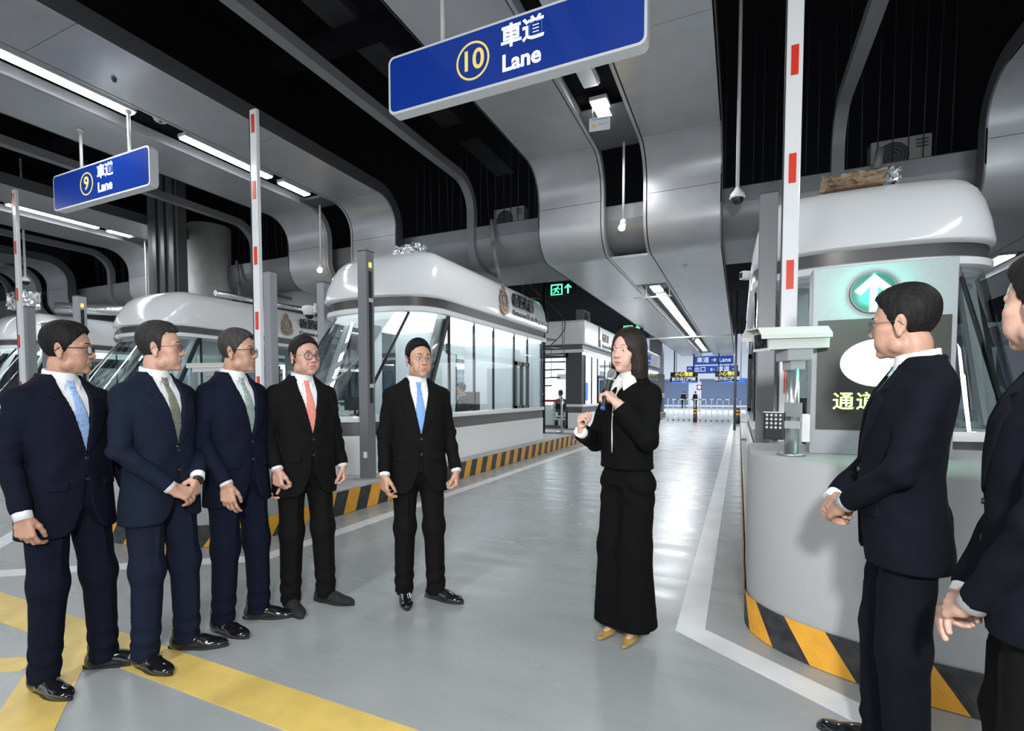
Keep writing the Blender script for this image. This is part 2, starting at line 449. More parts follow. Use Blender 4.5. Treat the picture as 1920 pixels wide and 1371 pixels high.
ceiling_light(LANE, -6.0, -1.0, zu, label='lit strip light in the lane ten soffit behind the photographer')
ceiling_light(LANE, 2.3, 7.35, zu, lit=False, w=0.22, label='unlit grey strip light above the number ten sign')
ceiling_light(LANE, 7.72, 8.2, zu - .02, w=0.24, label='bright square lamp above the hanging yellow triangle notice')
ceiling_light(LANE + PITCH, -5, 6.0, zu, label='lit strip light in the right hand soffit outside the picture')
zl = ZL + 0.04
y = 13.3
for i, (a, b) in enumerate(((13.5, 14.25), (14.6, 18.2), (18.35, 21.9), (22.1, 25.6), (27.2, 30.4), (30.6, 34.6))):
    ceiling_light(LANE, a, b, zl, w=0.24, label=['short lit panel at the near end of the low lane ten slot, behind its crossbar', 'second lit strip light from the near end of the low lane ten ceiling', 'third lit strip light along the low lane ten ceiling',
                  'fourth lit strip light along the low lane ten ceiling, near the amber glint', 'fifth lit strip light along the low lane ten ceiling', 'farthest lit strip light of the low lane ten ceiling'][i])
for kx, nm in ((X9, 'nine'), (X8, 'eight'), (LANE + PITCH, 'eleven')):
    for i in range(3):
        ceiling_light(kx, 13.5 + i * 7.2, 19.8 + i * 7.2, zl, w=0.24, label='lit strip light %s along the low ceiling of lane %s behind the booths' % (('nearest', 'midway', 'farthest')[i], nm))
# soft real light coming off the slot fixtures
for x in (X9, LANE + PITCH):
    area_light('slot_glow', (x, 2.0, ZU - 0.02), (0, 0, 0), 0.25, 7.0, 150, (0.94, 0.98, 1.0))
area_light('slot_glow', (LANE, -3.0, ZU - 0.02), (0, 0, 0), 0.25, 5.0, 190, (0.94, 0.98, 1.0))
area_light('slot_glow', (X8, 6.0, ZU - 0.02), (0, 0, 0), 0.25, 6.0, 130, (0.94, 0.98, 1.0))
for x in (LANE, X9):
    area_light('low_slot_glow', (x, 20.0, ZL - 0.02), (0, 0, 0), 0.25, 12.0, 260, (0.92, 0.97, 1.0))
area_light('square_lamp_glow', (LANE, 7.95, ZU - .03), (R(-12), 0, 0), 0.24, 0.4, 80, (0.95, 0.98, 1.0))
area_light('far_hall_fill', (-4, 45.0, 6.5), (0, 0, 0), 16, 10, 4000, (0.85, 0.93, 1.0))  # added fill with no fixture of its own, brightens the far wall

# crossbar in front of the low slot
g = empty('light_crossbar', (LANE, 14.0, ZL - .12), label='pale crossbar hanging across the lit slot of the low ceiling', cat='bar')
bm = bmesh.new(); box(bm, -.62, .36, -.03, .03, -.02, .02); link_mesh('bar', bm, M_lightgrey, g)
bm = bmesh.new(); box(bm, -.41, -.39, -.01, .01, .0, .13); box(bm, .30, .32, -.01, .01, .0, .33); box(bm, -.30, -.28, -.01, .01, .0, .33); link_mesh('bracket', bm, M_lightgrey, g)

# ================================================================== SIGNS
def lane_sign(cx, y, zc, num, label):
    w, h, t = 2.72, 0.60, 0.13
    g = empty('lane_sign', (cx, y, zc), label=label, cat='sign')
    Mf = face_M((0, -t / 2, 0), (0, -1, 0))
    bm = bmesh.new()
    M0 = face_M((0, t / 2, 0), (0, -1, 0))
    prism(bm, rrect(w, h, 0.07), t, M0); link_mesh('casing', bm, M_whitep, g)
    for s, nm in ((-1, 'front'), (1, 'back')):
        Ms = face_M((0, s * (t / 2), 0), (0, s, 0))
        bm = bmesh.new(); prism(bm, rrect(w - 0.05, h - 0.05, 0.055), 0.004, Ms); f = link_mesh('face_panel', bm, M_sblue, g)
        if s > 0: continue
        Mz = lambda x, z: face_M((x, -t / 2 - 0.005, z), (0, -1, 0))
        n = 40; bm = bmesh.new()
        ro, rn = 0.185, 0.165
        rings = [[(r * math.cos(2 * PI * i / n), -t / 2 - dy, r * math.sin(2 * PI * i / n)) for i in range(n)] for r, dy in ((rn, .0045), (rn, .007), (ro, .007), (ro, .0045))]
        rings = [[(x - 0.33, yy, z) for x, yy, z in rr] for rr in rings]
        loft(bm, rings, smooth=False); link_mesh('number_ring', bm, M_syel, f)
        text_obj('number', num, 0.27 if len(num) > 1 else 0.30, M_syel, Mz(-0.335, 0.0), f, 0.001, 0.005)
        text_obj('lettering', '車道', 0.225, M_swhite, Mz(0.20, 0.115), f, 0.001, 0.006)
        text_obj('lettering', 'Lane', 0.215, M_swhite, Mz(0.19, -0.125), f, 0.001, 0.006)
    for x in (-0.60, 0.75) if num == '9' else (-0.72, 0.75):
        cylo('hanger_pole', (x, 0, h / 2), (x, 0, ZU - zc + 0.01), 0.022, M_lightgrey, g)
        cylo('hanger_pole', (x, 0, ZU - zc - 0.04), (x, 0, ZU - zc), 0.045, M_lightgrey, g, n=16)
    return g
lane_sign(-2.13, 4.56, 4.70, '10', 'large blue lit lane ten sign hanging on white poles')
lane_sign(-9.56, 4.86, 4.88, '9', 'smaller blue lane nine sign at upper left of the picture')

# notice card under the square lamp
g = empty('notice_card', (-2.03, 7.75, 5.66), R(8), label='white notice card with a yellow triangle hanging under the square lamp', cat='notice')
bm = bmesh.new(); box(bm, -0.16, 0.16, -.003, .003, -0.20, 0.0); o = link_mesh('card', bm, M_whitep, g)
bm = bmesh.new(); prism(bm, [(-.035, -.025), (.035, -.025), (0, .035)], .002, face_M((-.09, -.004, -.12), (0, -1, 0))); link_mesh('warning_triangle', bm, mat('warning yellow', (.85, .65, .05), .5), o)
bm = bmesh.new()
box(bm, -.03, .13, -.0045, -.003, -.10, -.093); box(bm, -.03, .10, -.0045, -.003, -.12, -.113); box(bm, -.12, .12, -.0045, -.003, -.035, -.02)
link_mesh('print', bm, mat('pale print', (.35, .5, .6), .6), o)
bm = bmesh.new(); tube(bm, [(-.1, 0, 0), (-.12, 0, .22)], .003, 5); tube(bm, [(.1, 0, 0), (.12, 0, .22)], .003, 5); link_mesh('wire', bm, M_steel, g)

# amber lamps on drop poles
def amber_lamp(x, y, ztop, zb, label):
    g = empty('amber_lamp', (x, y, zb), label=label, cat='lamp')
    cylo('pole', (0, 0, .13), (0, 0, ztop - zb), 0.022, M_lightgrey, g)
    bm = bmesh.new(); lathe(bm, [(.03, .15), (.055, .12), (.055, .06), (.04, .05)], 16); link_mesh('socket', bm, M_lightgrey, g)
    bm = bmesh.new(); sphere(bm, (-.02, -.02, .0), .062, .062, .055); link_mesh('bulb', bm, M_orange, g)
amber_lamp(-1.93, 9.05, ZU, 4.36, 'glowing amber lamp on a slim white pole in front of the lane ten drop')
amber_lamp(-9.05, 9.05, ZU, 4.33, 'glowing amber lamp on a slim white pole above the grey camera post')

def hanging_dome(x, y, ztop, zb, label, s=1.0):
    g = empty('dome_camera', (x, y, zb), label=label, cat='camera')
    cylo('pole', (0, 0, .2 * s), (0, 0, ztop - zb), 0.028 * s, M_lightgrey, g)
    bm = bmesh.new(); lathe(bm, [(.03 * s, .26 * s), (.05 * s, .22 * s), (.10 * s, .16 * s), (.115 * s, .10 * s), (.10 * s, .09 * s)], 20); link_mesh('hood', bm, M_whitep, g)
    bm = bmesh.new(); sphere(bm, (0, 0, .09 * s), .092 * s, .092 * s, .10 * s); link_mesh('lens_dome', bm, M_black, g)
hanging_dome(-0.08, 8.6, 8.2, 4.33, 'white and black dome camera on a long pole left of the tall barrier')
hanging_dome(-14.0, 8.6, 8.2, 4.35, 'small dome camera on a long pole at the far left')
hanging_dome(-19.0, 7.6, 8.2, 4.6, 'white pole camera at the left edge beyond the far left barrier')
g = empty('drop_pole', (X8 + .25, 9.0, 3.2), label='slim white drop pole between the far left soffit and the left booth', cat='pole')
cylo('pole', (0, 0, 0), (0, 0, ZU - 3.2), 0.022, M_lightgrey, g)
# smoke detectors and ceiling bits
def detector(x, y, z, label, r=.055, m=None):
    g = empty('smoke_detector', (x, y, z), label=label, cat='detector')
    bm = bmesh.new(); lathe(bm, [(r * .8, -.045), (r, -.03), (r, -.01), (r * 1.15, 0)][::1], 18); link_mesh('body', bm, m or M_lightgrey, g)
    bm = bmesh.new(); cyl(bm, (0, 0, -.052), (0, 0, -.04), r * .3, n=10); link_mesh('sensor', bm, M_black, g)
detector(X9 + .02, 5.45, ZU + .2, 'round white detector between the two strip lights of lane nine', r=.10)
detector(X9 + .9, 4.3, ZU, 'tiny dark ceiling sensor right of the number nine sign pole', .03, M_dark)
detector(LANE + .95, 11.4, ZL, 'small dome sensor under the lane ten ceiling near the dome camera', .05)

# green exit signs
def exit_sign(x, y, z, s, label):
    g = empty('exit_sign', (x, y, z), label=label, cat='exit sign')
    Mg = mat('exit green', (.05, .6, .25), .4, emit=(.08, 1.0, .35), estr=2.2)
    boxo('casing', -.40 * s, .40 * s, 0, .04, -.16 * s, .16 * s, M_black, g)
    bm = bmesh.new()
    def q(pts):
        prism(bm, [(a * s, b * s) for a, b in pts], .003, face_M((0, -.001, 0), (0, -1, 0)))
    q([(-.24, -.13), (-.24, .13), (-.21, .13), (-.21, -.13)]); q([(-.21, .10), (-.21, .13), (.06, .13), (.06, .10)]); q([(.03, -.13), (.03, .10), (.06, .10), (.06, -.13)])
    q([(-.21, -.13), (-.21, -.11), (.03, -.11), (.03, -.13)])
    # running figure
    q([(-.085, .055), (-.065, .085), (-.04, .07), (-.055, .045)]); q([(-.12, .04), (-.06, .045), (-.09, -.03), (-.13, -.02)])
    q([(-.10, -.02), (-.05, -.035), (-.03, -.09), (-.055, -.09), (-.075, -.05), (-.12, -.03)]); q([(-.13, -.02), (-.105, -.03), (-.14, -.085), (-.19, -.085), (-.19, -.065), (-.155, -.065)])
    q([(-.12, .04), (-.17, .03), (-.19, -.01), (-.175, -.015), (-.155, .015), (-.12, .02)]); q([(-.06, .045), (-.02, .01), (.01, .02), (.01, .005), (-.02, -.005), (-.07, .025)])
    q([(.20, .12), (.11, .03), (.13, .01), (.18, .055), (.18, -.11), (.22, -.11), (.22, .055), (.27, .01), (.29, .03)])
    link_mesh('pictogram', bm, Mg, g)
    bm = bmesh.new(); tube(bm, [(-.3 * s, .02, .16 * s), (-.3 * s, .02, 8.2 - z)], .012, 6); tube(bm, [(.3 * s, .02, .16 * s), (.3 * s, .02, 8.2 - z)], .012, 6); link_mesh('hanger', bm, M_rod, g)
exit_sign(-4.80, 14.0, 4.46, 1.2, 'green running man exit sign with arrow above the spiral stair')
exit_sign(-4.18, 21.3, 4.12, 1.3, 'farther green exit sign above the head of the woman speaking')

# ================================================================== ISLANDS
def nose_ring(hw, dep, yc, yb, z, n=40, inset=0.0, ex=2.15, skew=0.0):
    """open outline from the right rear, round the front nose, to the left rear"""
    out = []
    a = hw - inset; b = dep - inset
    out.append((a, yb, z))
    m = 7
    for i in range(m): out.append((a, yb + (yc - yb) * (i + 1) / (m + 1), z))
    for i in range(n + 1):
        t = PI * i / n; c = math.cos(t); s = math.sin(t)
        u = math.copysign(abs(c) ** (2 / ex), c); w_ = abs(s) ** (2 / ex)
        out.append((a * u, yc - b * w_ + skew * max(0, -u) ** 1.5 * w_ ** .3, z))
    for i in range(m): out.append((-a, yc + (yb - yc) * (i + 1) / (m + 1), z))
    out.append((-a, yb, z))
    return out
def stripes(bm, pts, z0, z1, wid, slant, out=0.010, phase=0.0, dirn=1):
    """alternate parallelograms along an outline: yellow index 0, black index 1"""
    P = [Vector((x, y, 0)) for x, y in pts]
    S = [0.0]
    for a, b in zip(P, P[1:]): S.append(S[-1] + (b - a).length)
    L = S[-1]
    def at(s):
        s = min(max(s, 0), L)
        import bisect
        i = min(max(bisect.bisect_right(S, s) - 1, 0), len(P) - 2)
        t = (s - S[i]) / (S[i + 1] - S[i] or 1); p = P[i].lerp(P[i + 1], t)
        d = (P[i + 1] - P[i]).normalized(); return p + Vector((d.y, -d.x, 0)) * (-out) * dirn
    s = -slant + phase; k = 0
    while s < L + abs(slant):
        sub = 8; top = []; bot = []
        for j in range(sub + 1):
            sb = s + wid * j / sub; st = sb + slant
            bot.append(at(sb)); top.append(at(st))
        for j in range(sub):
            a, b, c, d = bot[j], bot[j + 1], top[j + 1], top[j]
            if (a - b).length < 1e-5 and (c - d).length < 1e-5: continue
            try:
                f = bm.faces.new([bm.verts.new((a.x, a.y, z0)), bm.verts.new((b.x, b.y, z0)), bm.verts.new((c.x, c.y, z1)), bm.verts.new((d.x, d.y, z1))])
                f.material_index = k % 2
            except ValueError: pass
        s += wid; k += 1
KH = 0.29
def island(k, cx, label, y_end=13.3):
    g = empty('traffic_island', (cx, 0, 0), label=label, cat='island')
    hw = 1.348; dep = 0.68; yc = 3.40
    # plinth
    bm = bmesh.new()
    rings = []
    for z, ins in ((0.0, 0.0), (0.20, 0.0), (1.03, 0.0), (1.05, 0.02)):
        rings.append(nose_ring(hw, dep, yc, 4.05, z, inset=ins, skew=(0 if k == 0 else .25 + .2 * max(0, z - .2))))
    loft(bm, rings, closed=True, cap1=True); o = link_mesh('plinth', bm, M_plinth, g); autosmooth(o, 50)
    # stripes round the nose
    bm = bmesh.new(); ol = [(x, y) for x, y, z in nose_ring(hw, dep, yc, 4.06, 0, skew=(0 if k == 0 else .25))]
    hn = len(ol) // 2
    stripes(bm, ol[:hn + 1], 0.004, 0.205, 0.205, -0.14, phase=.02); stripes(bm, ol[hn:], 0.004, 0.205, 0.205, 0.14, phase=.2)
    link_mesh('nose_striping', bm, None, g, mats=[M_yel, M_blk])
    # raised kerb body
    bm = bmesh.new(); box(bm, -hw, hw, 4.05, y_end, 0, KH, bev=0.015); link_mesh('kerb', bm, M_kerbtop, g)
    for s in (1, -1):
        bm = bmesh.new()
        stripes(bm, [(s * hw, 4.07), (s * hw, y_end - .01)] if s > 0 else [(s * hw, 4.07), (s * hw, y_end - .01)], 0.004, KH - .015, 0.20, 0.10, phase=.1, dirn=-s)
        link_mesh('kerb_striping', bm, None, g, mats=[M_yel, M_blk])
    # second length of kerb with its sloped end
    y2 = y_end + 0.55; bm = bmesh.new(); box(bm, -hw, hw, y2, 21.5, 0, 0.30, bev=.015)
    box(bm, -hw, hw, y_end, y2, 0, 0.12); link_mesh('kerb', bm, M_kerbtop, g)
    for s in (1, -1):
        bm = bmesh.new(); stripes(bm, [(s * hw, y2 + .02), (s * hw, 21.4)], .004, .285, .2, .1, dirn=-s)
        stripes(bm, [(s * hw, y_end), (s * hw, y2)], .004, .12, .2, .05, dirn=-s)
        link_mesh('kerb_striping', bm, None, g, mats=[M_yel, M_blk])
    bm = bmesh.new(); box(bm, -hw, hw, 22.4, 32.8, 0, 0.3, bev=.01); link_mesh('kerb', bm, M_kerbtop, g)
    return g
ISL_L = ['rounded grey traffic island at right with striped foot, below the green arrow panel',
         'traffic island under the middle booth with yellow and black striped kerb',
         'traffic island under the left booth, its striped kerb showing behind the standing men',
         'farthest left traffic island under the booth at the picture edge']
for k, cx in enumerate(ISL): island(k, cx, ISL_L[k])

# ================================================================== BOOTHS
def plan(hw, yf, yc, yb, z, n=24, ex=2.6, dx=0.0):
    """closed outline: front superellipse from (hw, yc) round (0, yf) to (-hw, yc), then the rear corners"""
    out = []
    for i in range(n + 1):
        t = PI * i / n; c = math.cos(t); s = math.sin(t)
        out.append((hw * math.copysign(abs(c) ** (2 / ex), c), yc - (yc - yf) * abs(s) ** (2 / ex), z))
    m = 6
    for i in range(1, m): out.append((-hw, yc + (yb - yc) * i / m, z))
    out.append((-hw, yb, z)); out.append((hw, yb, z))
    for i in range(m - 1, 0, -1): out.append((hw, yc + (yb - yc) * i / m, z))
    return out
def emblem(parent, M, s=1.0):
    e = bpy.data.objects.new('emblem', None); COL.objects.link(e); e.parent = parent; e.matrix_local = M
    n = 32
    def ringm(name, ro, rn, h, m, ky=1.0, cy=0.0):
        bm = bmesh.new()
        rings = [[(r * math.cos(2 * PI * i / n) * s, (cy + r * ky * math.sin(2 * PI * i / n)) * s, z) for i in range(n)] for r, z in ((rn, 0), (rn, h), (ro, h), (ro, 0))]
        loft(bm, rings, smooth=False); link_mesh(name, bm, m, e)
    ringm('wreath_ring', .20, .155, .035, M_bronze, 1.2)
    bm = bmesh.new(); prism(bm, [(.15 * s * math.cos(2 * PI * i / n), .18 * s * math.sin(2 * PI * i / n)) for i in range(n)], .018); link_mesh('disc', bm, M_silver, e)
    ringm('inner_ring', .115, .10, .026, M_letter, 1.2)
    bm = bmesh.new(); prism(bm, [(x * s, y * s) for x, y in ((-.02, .06), (.02, .06), (.05, -.06), (0, -.1), (-.05, -.06))], .025); link_mesh('device', bm, M_bronze, e)
    bm = bmesh.new(); prism(bm, [(x * s, y * s) for x, y in ((-.07, .23), (.07, .23), (.09, .31), (.045, .35), (.02, .34), (.02, .40), (-.02, .40), (-.02, .34), (-.045, .35), (-.09, .31))], .03); link_mesh('crown', bm, M_bronze, e)
    bm = bmesh.new(); prism(bm, [(x * s, y * s) for x, y in ((-.24, -.10), (-.17, -.12), (-.11, -.22), (0, -.26), (.11, -.22), (.17, -.12), (.24, -.10), (.2, -.24), (.12, -.31), (0, -.34), (-.12, -.31), (-.2, -.24))], .028); link_mesh('scroll', bm, M_bronze, e)
    return e
HB = 1.11
def shell(name, rings, m, parent, cap0=True, cap1=True, sm=40):
    bm = bmesh.new(); loft(bm, rings, cap0=cap0, cap1=cap1); bmesh.ops.recalc_face_normals(bm, faces=bm.faces)
    return autosmooth(link_mesh(name, bm, m, parent), sm)
def booth(cx, dy, label, dark_inside=False, seed=1, faces_detail=True, lit=True):
    g = empty('inspection_booth', (cx, dy, 0), label=label, cat='booth')
    yb = 11.65
    shell('lower_wall', [plan(HB, 5.15, 6.5, yb, KH + .002), plan(HB, 5.15, 6.5, yb, .83)], M_white, g, cap1=False)
    shell('dark_band', [plan(HB - .012, 5.165, 6.5, yb - .01, .831), plan(HB - .012, 5.165, 6.5, yb - .01, 1.02)], M_darkband, g, cap0=False, cap1=False)
    shell('sill', [plan(HB + .03, 5.12, 6.5, yb, 1.021), plan(HB + .035, 5.115, 6.5, yb, 1.05), plan(HB + .03, 5.12, 6.5, yb, 1.10), plan(HB - .10, 5.35, 6.5, yb - .05, 1.10), plan(HB - .10, 5.35, 6.5, yb - .05, 1.02)], M_white, g, cap0=False, cap1=False)
    zb, zt = 1.10, 2.70
    # roof parts
    shell('visor', [plan(HB + .02, 6.42, 7.22, yb + .06, 2.70), plan(HB + .055, 6.36, 7.22, yb + .12, 2.71), plan(HB + .055, 6.36, 7.22, yb + .12, 2.78), plan(HB + .02, 6.40, 7.22, yb + .1, 2.80)], M_white, g)
    shell('upper_band', [plan(HB + .0, 6.47, 7.22, yb, 2.80), plan(HB + .03, 6.44, 7.22, yb + .02, 2.94)], M_darkband, g)
    rr = []
    for z, ox, oy in ((2.94, .03, .10), (2.955, .05, .13), (2.99, .055, .13), (3.20, .03, .05), (3.42, -.01, -.08), (3.58, -.06, -.22), (3.69, -.14, -.36), (3.76, -.26, -.52), (3.785, -.42, -.72)):
        rr.append(plan(HB + ox, 6.44 - oy, 7.22, yb + .12 - max(0, -ox) * .6, z, ex=2.7))
    shell('roof', rr, M_white, g, sm=60)
    # interior
    shell('inner_floor', [plan(HB - .02, 5.2, 6.5, yb - .03, 0.33), plan(HB - .02, 5.2, 6.5, yb - .03, .36)], M_grey, g)
    shell('inner_ceiling', [plan(HB - .03, 6.5, 7.22, yb - .03, 2.66), plan(HB - .03, 6.5, 7.22, yb - .03, 2.698)], M_intl if lit else M_int, g)
    # glazing: front raked panes
    lo = plan(HB - .01, 5.16, 6.5, yb, zb); up = plan(HB - .01, 6.46, 7.22, yb, zt)
    n = 24
    def pane(a, b, name='window_pane'):
        bm = bmesh.new(); vs0 = []; vs1 = []
        for i in range(a, b + 1):
            vs0.append(bm.verts.new(lo[i])); vs1.append(bm.verts.new(up[i]))
        for i in range(len(vs0) - 1):
            f = bm.faces.new((vs0[i], vs0[i + 1], vs1[i + 1], vs1[i])); f.smooth = True
        return link_mesh(name, bm, M_glass, g)
    for a, b in ((0, 7), (7, 17), (17, 24)): pane(a, b)
    # side panes: triangle then rectangles
    ys = [7.28, 8.15, 8.95, 9.95, 10.7, yb - .03]
    for s in (1, -1):
        x = s * (HB - .01)
        bm = bmesh.new(); v = [bm.verts.new(p) for p in ((x, 6.5, zb), (x, 7.28, zb), (x, 7.22, zt))]; bm.faces.new(v); link_mesh('window_pane', bm, M_glass, g)
        for i in range(5):
            bm = bmesh.new()
            y0, y1 = ys[i], ys[i + 1]
            if i == 3:
                v = [bm.verts.new(p) for p in ((x, y0, 2.12), (x, y1, 2.12), (x, y1, zt), (x, y0, zt))]; bm.faces.new(v)
            else:
                v = [bm.verts.new(p) for p in ((x, y0, zb), (x, y1, zb), (x, y1, zt), (x, y0, zt))]; bm.faces.new(v)
            link_mesh('window_pane', bm, M_glass, g)
        for i, y in enumerate(ys):
            w = .022 if i else .03
            bm = bmesh.new(); box(bm, x - .02 * s - .02, x - .02 * s + .02, y - w / 2, y + w / 2, zb, zt); link_mesh('mullion', bm, M_black, g)
        # sliding service window
        fr = empty('service_window'); fr.parent = g
        bm = bmesh.new()
        y0, y1 = ys[3], ys[4]
        for (a, b, c, d) in ((y0, y1, 2.04, 2.12), (y0, y1, zb, zb + .06), (y0, y0 + .06, zb, 2.12), (y1 - .06, y1, zb, 2.12), ((y0 + y1) / 2 - .03, (y0 + y1) / 2 + .03, zb, 2.12)):
            box(bm, x - .03, x + .03, a, b, c, d)
        link_mesh('frame', bm, M_dark, fr)
        bm = bmesh.new(); v = [bm.verts.new(p) for p in ((x, y0, zb), (x, y1, zb), (x, y1, 2.1), (x, y0, 2.1))]; bm.faces.new(v); link_mesh('glass', bm, M_glass, fr)
        # raked corner posts, black outside and pale inside
        bm = bmesh.new(); d = Vector((0, .72, 1.6))
        a = Vector((x * .985, 6.52, zb)); b = Vector((x * .985, 7.24, zt))
        loft(bm, [[a + Vector(q) for q in ((-.03, -.04, 0), (.03, -.04, 0), (.03, .04, 0), (-.03, .04, 0))], [b + Vector(q) for q in ((-.03, -.04, 0), (.03, -.04, 0), (.03, .04, 0), (-.03, .04, 0))]], cap0=True, cap1=True, smooth=False)
        link_mesh('corner_post', bm, M_black, g)
        bm = bmesh.new(); a = Vector((x * .9, 6.45, zb)); b = Vector((x * .9, 7.20, zt))
        loft(bm, [[a + Vector(q) for q in ((-.06, -.05, 0), (.06, -.05, 0), (.06, .07, 0), (-.06, .07, 0))], [b + Vector(q) for q in ((-.06, -.05, 0), (.06, -.05, 0), (.06, .07, 0), (-.06, .07, 0))]], cap0=True, cap1=True, smooth=False)
        link_mesh('inner_post', bm, M_int, g)
    for i in (7, 17):
        bm = bmesh.new(); a = Vector(lo[i]); b = Vector(up[i]); cyl(bm, a + Vector((0, .03, 0)), b + Vector((0, .03, 0)), .022, n=8); link_mesh('mullion', bm, M_black, g)
    bm = bmesh.new()
    for i in range(25):
        pass
    # interior furniture
    def ib(name, *a, m=M_int): return boxo(name, *a, m, g)
    ib('rear_wall', -HB + .05, HB - .05, yb - .12, yb - .06, .36, 2.66)
    ib('partition', -HB + .08, -.15, 8.6, 8.68, .36, 2.66)
    ib('cabinet', -.95, -.35, 9.3, 9.9, .36, 2.3); ib('cabinet', .25, .6, 10.9, 11.4, .36, 2.5)
    ib('column_cladding', -.75, -.5, 7.3, 7.5, .36, 2.66)
    ib('desk', -.7, .95, 6.35, 6.9, .36, 1.06, m=M_lightgrey); ib('desk', .5, .98, 7.3, 8.1, .36, 1.08, m=M_lightgrey)
    return g
def screen(parent, x, y, z, rz, w=.34, h=.22, name='monitor', col=(0.12, .25, .4)):
    e = bpy.data.objects.new(name, None); COL.objects.link(e); e.parent = parent; e.location = (x, y, z); e.rotation_euler = (0, 0, rz)
    boxo('casing', -w / 2, w / 2, 0, .03, .08, .08 + h, M_black, e)
    boxo('display', -w / 2 + .012, w / 2 - .012, -.004, 0, .092, .068 + h, mat('screen ' + str(col), col, .3, emit=col, estr=1.0), e)
    boxo('stand', -.02, .02, .0, .03, -.0, .09, M_black, e); boxo('foot', -.08, .08, -.05, .08, 0, .01, M_black, e)
    return e
bc = booth(ISL[1], 0.0, 'white glazed customs booth in the middle of the picture, tall grey post in front')
bl = booth(ISL[2], 0.4, 'white glazed customs booth behind the second and third men from the left', lit=False)
br = booth(1.27, 0.0, 'white rounded booth at right behind the green arrow panel', lit=False)
bf = booth(ISL[3], 0.6, 'white booth at the far left edge behind the first man')
screen(bc, .72, 7.75, 1.08, R(-60), col=(.2, .45, .7)); screen(bc, -.3, 6.55, 1.06, R(-150), col=(.02, .03, .03))
screen(bc, -.45, 7.6, 1.06, R(25), .22, .7, 'display_cabinet', (.01, .02, .03))
screen(bl, .1, 6.6, 1.06, R(-160), col=(.03, .05, .06)); screen(br, -.5, 6.6, 1.06, R(-160), col=(.03, .05, .06))
# green and white strip along the near left sill of the right booth
Mgs = mat('green lit strip', (.1, .6, .3), .4, emit=(.1, .9, .4), estr=1.2)
bm = bmesh.new()
for z0, z1, mi in ((1.075, 1.095, 1), (1.13, 1.19, 0)): pass
bm.free()
bm = bmesh.new(); box(bm, -.9, -.1, 5.24, 5.27, 1.115, 1.15); link_mesh('status_strip', bm, Mgs, br)
bm = bmesh.new(); box(bm, -.9, -.1, 5.22, 5.27, 1.15, 1.21); link_mesh('counter_strip', bm, M_intl, br)

def booth_lettering(g, ch, en, y, z=3.30, s=1.0, kind='crest'):
    x = HB + .045
    Mx = lambda yy, zz: face_M((x, yy, zz), (1, 0, 0)) @ Matrix.Rotation(R(-5), 4, 'X')
    if kind == 'crest': emblem(g, Mx(y - .45, z - .0), .85)
    text_obj('lettering', ch, .29 * s, M_letter, Mx(y, z + .10), g, .02, .005, align='LEFT')
    text_obj('lettering', en, .155 * s, M_letter, Mx(y, z - .16), g, .012, .003, align='LEFT')
booth_lettering(bc, '香港海關', 'Customs and Excise Department', 9.72)
booth_lettering(bl, '香港海關', 'Customs and Excise Department', 10.1)
booth_lettering(bf, '香港海關', 'Customs and Excise Department', 9.5)

